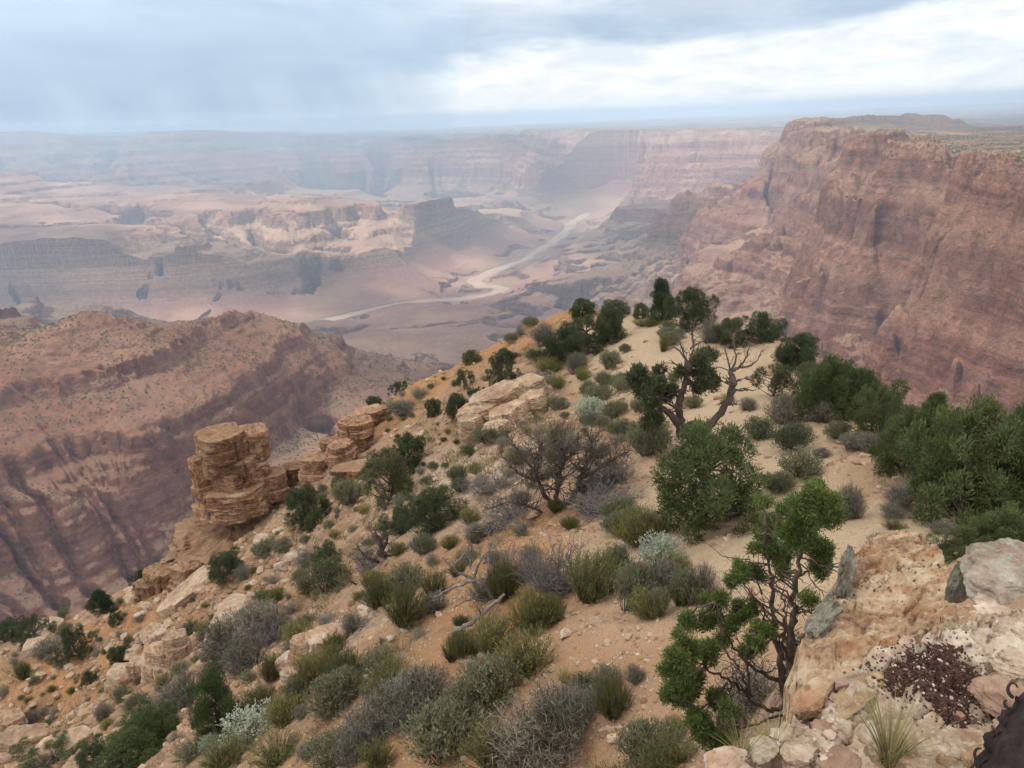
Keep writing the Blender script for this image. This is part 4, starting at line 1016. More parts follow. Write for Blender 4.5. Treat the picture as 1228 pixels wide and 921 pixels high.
def leaf_material(name, dark, light, trans=.25, tip=None):
    m, t, b = new_mat(name, .75, .15)
    tone = t.attr('tone'); oi = t.new('ShaderNodeObjectInfo').outputs['Random']
    pos = t.new('ShaderNodeNewGeometry').outputs['Position']
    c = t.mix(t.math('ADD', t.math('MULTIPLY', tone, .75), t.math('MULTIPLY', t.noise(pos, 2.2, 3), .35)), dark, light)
    if tip: c = t.mix(t.rng(tone, .80, .97), c, tip)
    c = t.mix(1.0, c, t.mix(oi, (.80, .84, .82), (1.16, 1.10, 1.05)), 'MULTIPLY')
    t.put(b.inputs['Base Color'], c)
    o_ = t.n['Material Output']; tr = t.new('ShaderNodeBsdfTranslucent'); t.put(tr.inputs[0], c)
    mx = t.new('ShaderNodeMixShader'); mx.inputs[0].default_value = trans
    t.l.new(b.outputs[0], mx.inputs[1]); t.l.new(tr.outputs[0], mx.inputs[2]); t.l.new(mx.outputs[0], o_.inputs[0])
    return m
def wood_material(name, dark, light, fine=40):
    m, t, b = new_mat(name, .9, .1)
    pos = t.new('ShaderNodeNewGeometry').outputs['Position']
    c = t.mix(t.rng(t.noise(t.scl(pos, (1, 1, .25)), fine, 4, .7), .35, .65), dark, light)
    c = t.mix(t.rng(t.noise(pos, 3, 3), .4, .65, 0, .5), c, dark)
    t.put(b.inputs['Base Color'], c); return m
ML = {
 'juniper': leaf_material('juniper_needles', (.028, .045, .018), (.15, .185, .07)),
 'juniper_near': leaf_material('juniper_scales', (.045, .075, .02), (.23, .28, .085)),
 'pinyon': leaf_material('pinyon_needles', (.024, .038, .02), (.115, .14, .068)),
 'olive': leaf_material('olive_leaves', (.05, .06, .03), (.13, .145, .075)),
 'sage': leaf_material('sage_leaves', (.085, .09, .052), (.235, .24, .145)),
 'rabbit': leaf_material('rabbitbrush_leaves', (.09, .09, .03), (.27, .26, .09), tip=(.38, .34, .12)),
 'black': leaf_material('blackbrush_twigs', (.11, .095, .078), (.27, .245, .19), .05),
 'silver': leaf_material('silver_leaves', (.22, .25, .19), (.50, .53, .42)),
 'ephedra': leaf_material('ephedra_stems', (.055, .07, .02), (.19, .195, .06), tip=(.28, .20, .06)),
 'grass': leaf_material('dry_grass', (.16, .15, .05), (.46, .38, .18)),
 'autumn': leaf_material('autumn_leaves', (.20, .085, .03), (.42, .20, .09)),
}
MW = {'bark': wood_material('juniper_bark', (.055, .04, .032), (.18, .135, .105)), 'grey': wood_material('dead_wood', (.12, .10, .088), (.34, .295, .255)),
      'brown': wood_material('dead_juniper_wood', (.06, .047, .04), (.19, .155, .13)), 'twiggrey': wood_material('bare_twig_wood', (.11, .092, .085), (.26, .225, .205)), 'twig': wood_material('twig_wood', (.075, .06, .05), (.20, .165, .135)), 'dark': wood_material('charred_wood', (.02, .015, .014), (.06, .042, .038))}

def clump_foliage(centres, radii, per, ln, wd, rs, up=.35, flat=.8):
    """needle sprays filling lumps; tone is shared inside small sprays so that light and dark tufts appear"""
    B, D, Ln, Wd, T = [], [], [], [], []
    for c, r in zip(centres, radii):
        ns = max(int(per*(r/np.mean(radii))**2), 6)
        d = unit(ns, rs); ns = len(d)
        rad = r*(.45+.55*rs.rand(ns)**.5)[:, None]
        tip = c+d*rad*np.array((1, 1, flat))+np.array((0, 0, .0))
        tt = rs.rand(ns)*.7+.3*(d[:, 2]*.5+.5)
        k = 11
        dd = d[:, None]+rs.normal(size=(ns, k, 3))*.62+np.array((0, 0, up))
        bb = tip[:, None]+rs.normal(size=(ns, k, 3))*ln*.42
        B.append(bb.reshape(-1, 3)); D.append(dd.reshape(-1, 3)); T.append(np.repeat(tt, k))
        Ln.append(ln*(.6+.7*rs.rand(ns*k))); Wd.append(wd*(.7+.6*rs.rand(ns*k)))
    B, D, Ln, Wd, T = map(np.concatenate, (B, D, Ln, Wd, T))
    return blades(B, D, Ln, Wd, rs, tone=np.clip(T+.15*rs.normal(size=len(T)), 0, 1))

def gen_tree(seed, kind):
    """tree of height 1 -> (wood mesh, foliage mesh)"""
    rs = np.random.RandomState(seed); cs, rr, paths = [], [], []
    if kind == 'round': n, H, Wd, lo = 38, 1, .54, .06
    elif kind == 'cone': n, H, Wd, lo = 32, 1, .36, .10
    elif kind == 'spread': n, H, Wd, lo = 44, 1, .9, .06
    else: n, H, Wd, lo = 22, 1, .50, .24
    lean = rs.normal(size=2)*.06
    top = np.array((lean[0], lean[1], .88)); st = wander((0, 0, -.06), top, 9, .10, rs)
    paths.append((st, np.linspace(.045, .008, 9)))
    nlean = rs.rand(3)*6.28
    for k in range(n):
        h = lo+(1-lo)*(k+.5)/n; a = k*2.4+rs.rand()*.9
        if kind == 'cone': w_ = Wd*(1-.78*((h-lo)/(1-lo))**1.2)
        else: w_ = Wd*math.sqrt(max(1-((h-.38)/.66)**2, .05))
        w_ *= .60+.62*rs.rand()+.25*math.sin(a*2+nlean[0])
        r = (.10 if kind == 'cone' else .115)*(.5+.75*rs.rand())
        w_ *= (.55+.5*rs.rand()**.4); q = np.array((math.cos(a)*max(w_-r*.4, 0), math.sin(a)*max(w_-r*.4, 0), h*.93))
        cs.append(q); rr.append(r)
        b0 = st[min(int(max(h-.18, 0)*9), 8)]
        paths.append((wander(b0, q+np.array((0, 0, -.02)), 6, .12, rs), np.linspace(.018, .004, 6)))
    for k in range(14 if kind != 'open' else 22):      # bare twigs
        q = unit(1, rs, -.1)[0]*np.array((Wd, Wd, .5)); b0 = st[rs.randint(2, 7)]
        paths.append((wander(b0, b0+q*.9, 5, .12, rs), np.linspace(.01, .002, 5)))
    per = {'round': 54, 'cone': 54, 'spread': 50, 'open': 44}[kind]
    return tubes(paths, 5), clump_foliage(cs, rr, per, .050, .0105, rs, .6, 1.35)

def gen_shrub(seed, kind):
    """shrub about 1 m wide -> (stems mesh, foliage mesh)"""
    rs = np.random.RandomState(seed)
    n = {'sage': 150, 'rabbit': 260, 'black': 170, 'silver': 110, 'ephedra': 260, 'olive': 120}[kind]
    H = {'sage': .62, 'rabbit': .66, 'black': .60, 'silver': .70, 'ephedra': .72, 'olive': .9}[kind]
    paths, B, D, T, Ln = [], [], [], [], []
    nlump = 7; la = rs.rand(nlump)*6.28; lw = .5+.5*rs.rand(nlump)
    for k in range(n):
        a = rs.rand()*6.28; e = rs.rand()**.6
        lump = lw[np.argmin(np.abs((la-a+np.pi) % (2*np.pi)-np.pi))]
        out = .47*e*(.72+.36*lump); h = H*math.sqrt(max(1-(e*.86)**2, .1))*(.68+.40*lump)*(.85+.25*rs.rand())
        tip = np.array((math.cos(a)*out, math.sin(a)*out, h)); p0 = np.array((math.cos(a)*out*.25, math.sin(a)*out*.25, -.04))
        st = wander(p0, tip, 6, .07 if kind != 'black' else .14, rs)
        if k % 2 == 0 or kind == 'black': paths.append((st, np.linspace(.008, .0025, 6)))
        tn = rs.rand()*.6+.2*lump
        if kind in ('sage', 'olive', 'silver'):
            m_ = 26; u = .35+.65*rs.rand(m_)**.7
            q = np.stack([np.interp(u*5, np.arange(6), st[:, c]) for c in range(3)], -1)+rs.normal(size=(m_, 3))*(.028 if kind != 'olive' else .05)
            d = (tip-p0)/np.linalg.norm(tip-p0)+rs.normal(size=(m_, 3))*.75+np.array((0, 0, .5)); l_ = .055*(.6+.8*rs.rand(m_))
        elif kind == 'rabbit':
            m_ = 22; u = .15+.85*rs.rand(m_)
            q = np.stack([np.interp(u*5, np.arange(6), st[:, c]) for c in range(3)], -1)+rs.normal(size=(m_, 3))*.02
            d = (tip-p0)/np.linalg.norm(tip-p0)+rs.normal(size=(m_, 3))*.42+np.array((0, 0, .4)); l_ = .075*(.6+.8*rs.rand(m_))
        elif kind == 'ephedra':
            m_ = 16; u = .05+.75*rs.rand(m_)
            q = np.stack([np.interp(u*5, np.arange(6), st[:, c]) for c in range(3)], -1)+rs.normal(size=(m_, 3))*.018
            d = (tip-p0)/np.linalg.norm(tip-p0)+rs.normal(size=(m_, 3))*.25+np.array((0, 0, .35)); l_ = .125*(.6+.8*rs.rand(m_))
        else:
            m_ = 22; u = .2+.8*rs.rand(m_)
            q = np.stack([np.interp(u*5, np.arange(6), st[:, c]) for c in range(3)], -1)+rs.normal(size=(m_, 3))*.02
            d = rs.normal(size=(m_, 3))+np.array((0, 0, .35)); l_ = .12*(.5+.9*rs.rand(m_))
        B.append(q); D.append(d); Ln.append(l_); T.append(np.clip(tn*.55+.5*u+.1*rs.normal(size=m_), 0, 1))
    B, D, Ln, T = map(np.concatenate, (B, D, Ln, T))
    wd = {'sage': .017, 'rabbit': .0075, 'black': .006, 'silver': .024, 'ephedra': .007, 'olive': .024}[kind]
    return tubes(paths, 3), blades(B, D, Ln, np.full(len(B), wd)*(.7+.6*rs.rand(len(B))), rs, tone=T)

def gen_dead(seed, spread=1.0, h=.7, n=9, depth=4, gnarl=.16, r0=.05, twigs=True):
    rs = np.random.RandomState(seed); paths = []
    def grow(p, d, L_, r, lv):
        k = 6; q = p+d*L_; st = wander(p, q, k, gnarl, rs); paths.append((st, np.linspace(r, r*.55, k)))
        if lv == 0: return
        for c in range(rs.randint(2, 5)):
            u = rs.randint(2, k); nd = d+rs.normal(size=3)*.75; nd[2] += .12; nd /= np.linalg.norm(nd)
            grow(st[u], nd, L_*(.55+.25*rs.rand()), r*.5, lv-1)
    for k in range(n):
        a = k*6.283/n+rs.rand(); d = np.array((math.cos(a)*spread, math.sin(a)*spread, h*(.5+.8*rs.rand()))); d /= np.linalg.norm(d)
        grow(np.array((0, 0, -.03)), d, .30*(.7+.5*rs.rand()), r0*(.6+.5*rs.rand()), depth-1)
    return tubes(paths, 4)

# shared meshes
def leaf_mesh(name, vft, mat, name_attr='tone'):
    return make_mesh(name, vft[0], vft[1], mat, False, {'tone': vft[2]})
TREES, SHRUBS = {}, {}
for kind, ns in (('round', 4), ('cone', 2), ('spread', 3), ('open', 3)):
    TREES[kind] = []
    for s in range(ns):
        wd_, fo = gen_tree(500+s*7+len(kind)*31, kind)
        TREES[kind].append((make_mesh('trunk', wd_[0], wd_[1], MW['bark']), fo))
for kind, ns in (('sage', 4), ('rabbit', 3), ('black', 3), ('silver', 1), ('ephedra', 3), ('olive', 3)):
    SHRUBS[kind] = []
    for s in range(ns):
        st, fo = gen_shrub(700+s*5+len(kind)*41, kind)
        SHRUBS[kind].append((make_mesh('stems', st[0], st[1], MW['twig']), leaf_mesh('foliage', fo, ML[kind])))
DEAD = [make_mesh('dead_branches', *gen_dead(900+s, 1.0, .8, 11, 4), MW['grey']) for s in range(3)]
TWIGGY = [make_mesh('bare_twigs', *gen_dead(930+s, .8, .9, 60, 3, .22, .010), MW['twiggrey'], False) for s in range(2)]
_tm = {}
def tree_meshes(kind, i, leaf):
    i %= len(TREES[kind]); key = (kind, i, leaf)
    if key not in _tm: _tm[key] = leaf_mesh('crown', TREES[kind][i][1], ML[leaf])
    return TREES[kind][i][0], _tm[key]

PLANTS = []      # (object, kind word, description, px, py, width_px)
_proto = {}
def place(px, py, wpx, hpx, kind, desc=None, label=None, cat=None, group=None, rmin=3.0, at=None, rs=random.Random(4)):
    """stand a plant with its foot on the ground seen at (px, py), wpx by hpx big in the photo"""
    p = hit(px, py, rmin) if at is None else at
    if p is None: return None
    D = float(p@CF); s = D/FPX; el = math.atan2(-p[2], math.hypot(p[0], p[1]))
    w_, h_ = wpx*s, hpx*s
    if kind in ('sage', 'rabbit', 'black', 'silver', 'ephedra', 'olive'):
        i = rs.randrange(len(SHRUBS[kind])); base = SHRUBS[kind][i]; names = ('stems', 'foliage')
        nw = .95; nh = {'sage': .62, 'rabbit': .72, 'black': .62, 'silver': .72, 'ephedra': .8, 'olive': .9}[kind]
        word = {'sage': 'sagebrush', 'rabbit': 'rabbitbrush', 'black': 'blackbrush', 'silver': 'silver_shrub', 'ephedra': 'ephedra_shrub', 'olive': 'cliffrose_shrub'}[kind]
    elif kind == 'dead': i = rs.randrange(3); base = (DEAD[i],); names = ('branches',); nw, nh = 1.5, 1.0; word = 'dead_shrub'
    elif kind == 'twiggy': i = rs.randrange(2); base = (TWIGGY[i],); names = ('branches',); nw, nh = .72, .55; word = 'bare_shrub'
    else:
        shape, leaf = kind.split('_'); i = rs.randrange(9); base = tree_meshes(shape, i, leaf); i %= len(TREES[shape]); names = ('trunk', 'crown')
        nw = {'round': 1.05, 'cone': .66, 'spread': 1.6, 'open': 1.0}[shape]; nh = 1.0
        word = 'pinyon_tree' if leaf == 'pinyon' else 'juniper_tree'
    # height seen from above: vertical extent shows shortened, the crown's depth adds to it
    hz = max((h_-w_*.45*math.sin(el))/max(math.cos(el), .5), .35*h_)
    sx = w_/nw; sz = hz/nh; sz = min(max(sz, .45*sx), 2.2*sx)
    rot = rs.random()*6.28; sc = (sx, sx*(.85+.3*rs.random()), sz)
    small = wpx < 26
    if small and len(base) == 2:
        o = bpy.data.objects.new(word, base[1]); COL.objects.link(o)
        key = (kind, i, 'm')
    elif len(base) == 1:
        o = bpy.data.objects.new(word, base[0]); COL.objects.link(o)
    else:
        o = bpy.data.objects.new(word, None); COL.objects.link(o)
        for nm_, me_ in zip(names, base):
            c = bpy.data.objects.new(nm_, me_); COL.objects.link(c); c.parent = o
    o.location = p-np.array((0, 0, .03*hz)); tl = .22 if names[0] != 'trunk' else .05; o.rotation_euler = (rs.uniform(-tl, tl), rs.uniform(-tl, tl), rot); o.scale = sc
    PLANTS.append([o, word, desc, px, py-hpx*.4, wpx, hpx, label, cat, group, kind])
    return o

# ---------------------------------------------------------------- plants: where they stand (read off enlarged pieces of the photo)
CROP = {'p': (0, 0, 1.0), 'A': (400, 330, 2.924), 'B': (400, 620, 2.924), 'C': (0, 620, 2.995), 'D': (740, 320, 4.093), 'E': (930, 400, 3.289), 'F': (560, 440, 3.2875), 'G': (780, 560, 2.551), 'H': (330, 440, 4.548), 'I': (540, 340, 4.723), 'J': (300, 600, 4.604), 'K': (640, 600, 4.723), 'M': (200, 760, 4.723), 'N': (0, 640, 3.277), 'O': (200, 480, 3.836), 'T': (780, 560, 2.709)}
def cpx(c, x, y): ox, oy, s = CROP[c]; return ox+x/s, oy+y/s
def put(c, x, y, w_, h_, kind, desc=None, label=None, **kw):
    px, py = cpx(c, x, y); s = CROP[c][2]
    return place(px, py, w_/s, h_/s, kind, desc, label, **kw)
# trees with their own labels
put('p', 850, 632, 128, 138, 'round_juniper', label='dense round green juniper beside the bare sandy path')
put('D', 215, 262, 140, 210, 'cone_pinyon', label='tall pointed dark pinyon at the end of the pale path on the crest')
put('D', 368, 305, 190, 215, 'round_pinyon', label='rounded dark pinyon just right of the tall pointed one on the crest')
put('I', 790, 400, 330, 250, 'spread_pinyon', label='wide dark pinyon thicket on the crest left of the pale path')
put('I', 640, 425, 230, 190, 'round_pinyon', label='lower dark pinyon at the downhill end of the crest thicket')
put('I', 750, 190, 150, 115, 'round_juniper', label='small bright green juniper poking above the crest thicket')
put('I', 900, 330, 160, 220, 'round_pinyon', label='dark pinyon at the path side of the crest thicket')
put('I', 930, 190, 190, 110, 'round_olive', label='yellow-green bush behind the crest thicket')
put('I', 1075, 200, 95, 95, 'round_juniper', label='small green juniper between the thicket and the tall pointed pinyon')
put('I', 275, 330, 75, 80, 'round_pinyon', label='small dark pinyon alone on the orange skyline slope')
put('I', 115, 450, 95, 85, 'round_juniper', label='small green juniper on the orange skyline slope below the lone dark one')
put('I', 310, 470, 150, 110, 'round_pinyon', label='dark green pinyon standing on the orange soil above the tilted pale beds')
put('I', 290, 600, 190, 170, 'spread_pinyon', label='broad dark pinyon just above the tilted pale beds')
put('I', 150, 720, 170, 150, 'spread_pinyon', label='spreading dark pinyon against the upper end of the tilted pale beds')
put('I', 40, 770, 130, 150, 'round_pinyon', label='dark pinyon at the downhill end of the tilted pale beds')
put('I', 75, 600, 100, 130, 'open_olive', label='thin half-bare tree on the orange soil left of the broad dark pinyon')
put('H', 865, 265, 105, 110, 'round_pinyon', label='rounded dark pinyon on the bare orange slope')
put('H', 680, 145, 100, 75, 'spread_pinyon', label='little dark pinyon on the skyline above the orange slope')
put('H', 545, 225, 90, 80, 'round_olive', label='grey-green bush on the flat sandstone lip at the skyline')
put('H', 310, 410, 62, 75, 'round_juniper', label='small dark juniper on the brown sandstone outcrop')
put('H', 40, 525, 70, 115, 'open_juniper', label='thin small juniper standing beside the top of the rock pillar')
put('H', 190, 880, 270, 270, 'round_pinyon', label='round dark green pinyon at the foot of the rock pillar')
put('H', 620, 760, 330, 360, 'open_olive', label='half-dead olive-grey juniper with bare branches mid-slope')
put('H', 745, 560, 150, 210, 'round_juniper', label='green juniper crown behind the half-dead olive-grey one')
put('H', 860, 900, 320, 280, 'round_pinyon', label='dark green bushy pinyon in the middle of the slope below the half-dead juniper')
put('H', 700, 900, 190, 160, 'round_pinyon', label='smaller dark pinyon merging with the bushy mid-slope one')
put('D', 555, 262, 120, 85, 'spread_pinyon', label='low dark pinyon behind the rounded crest pinyon')
put('D', 700, 370, 180, 160, 'round_pinyon', label='dark round pinyon on the far edge against the red wall')
put('D', 870, 345, 150, 160, 'open_pinyon', label='open-crowned pinyon leaning over the edge against the red wall')
put('D', 890, 490, 200, 180, 'round_pinyon', label='dark pinyon below the open-crowned one against the red wall')
put('D', 560, 380, 160, 140, 'round_olive', label='olive bush behind the twin-trunked juniper')
put('D', 770, 640, 190, 180, 'open_olive', label='grey-olive shrubby tree at the right of the twin-trunked juniper')
put('D', 1000, 650, 200, 180, 'round_juniper', label='green juniper where the red-earth side path begins')
put('D', 1130, 720, 210, 190, 'spread_juniper', label='second green juniper of the row beside the red-earth side path')
put('E', 200, 330, 235, 273, 'round_juniper', label='green juniper with a grey stick in it beside the red-earth side path')
put('E', 340, 330, 237, 216, 'round_juniper', label='green juniper left of the yellow-flowered bush')
put('E', 480, 300, 187, 156, 'round_juniper', label='green juniper on the edge behind the yellow-flowered bush')
put('E', 440, 420, 110, 150, 'olive', label='pale yellow-flowered bush among the junipers')
put('E', 560, 560, 212, 312, 'open_juniper', label='loose green juniper with tangled dead twigs at its foot')
put('E', 610, 380, 137, 168, 'cone_juniper', label='small pointed green juniper before the red cliff')
put('E', 760, 740, 412, 504, 'round_juniper', label='largest dense green juniper of the dark clump by the lichen boulder')
put('E', 900, 690, 350, 432, 'round_juniper', label='big dark juniper at the outer side of the clump by the lichen boulder')
put('E', 660, 660, 237, 360, 'cone_juniper', label='tall green juniper on the path side of the dark clump')
put('E', 780, 430, 225, 259, 'round_juniper', label='green juniper topping the dark clump before the red cliff')
put('E', 740, 880, 212, 156, 'round_juniper', label='bright green low juniper just behind the lichen boulder', rmin=6)
put('E', 900, 860, 235, 216, 'round_juniper', label='bright green sprawling juniper beyond the lichen boulder', rmin=6)
put('E', 300, 730, 120, 170, 'black', label='dark twiggy bush on the red-earth side path')
put('C', 790, 780, 190, 250, 'round_juniper', label='dark green juniper above the pale silvery shrub')
put('C', 480, 890, 260, 180, 'round_juniper', label='green juniper low in the corner of the slope left of the silvery shrub')
put('C', 560, 800, 180, 150, 'round_juniper', label='green juniper uphill of the low corner juniper')
put('C', 190, 905, 260, 120, 'spread_juniper', label='sprawling green juniper at the lowest corner of the slope')
put('C', 340, 890, 130, 100, 'round_pinyon', label='dark pinyon between the two lowest corner junipers')
put('C', 130, 455, 130, 110, 'spread_pinyon', label='dark pinyon beside the leaning slab at the slope edge')
put('C', 40, 440, 110, 80, 'round_pinyon', label='dark pinyon at the far edge left of the leaning slab')
put('C', 285, 505, 110, 130, 'open_pinyon', label='loose dark pinyon on the reddish rubble slope')
put('C', 370, 345, 90, 100, 'cone_pinyon', label='small pointed dark pinyon on the edge above the reddish rubble')
put('C', 515, 255, 62, 75, 'round_pinyon', label='small dark pinyon on the edge left of the leaning slab')
put('C', 418, 385, 50, 50, 'round_pinyon', label='little dark pinyon on the rubble under the edge')
put('C', 440, 520, 90, 75, 'round_pinyon', label='dark low pinyon among the pinkish ledges')
put('C', 325, 600, 60, 60, 'round_pinyon', label='little round dark pinyon on the reddish rubble slope')
put('C', 815, 215, 130, 110, 'round_pinyon', label='dark pinyon tucked between the pillar ledge and the leaning slab')
put('C', 608, 160, 50, 45, 'round_pinyon', label='tiny dark pinyon below the pillar ledge')
put('A', 790, 610, 120, 130, 'ephedra', label='olive-brown bush behind the big dead tree', desc='olive ephedra')
put('J', 430, 420, 190, 220, 'open_juniper', label='greyish half-dead juniper right below the dark mid-slope pinyons')
put('J', 100, 560, 130, 80, 'round_juniper', label='small bright green juniper among grey brush mid-slope')
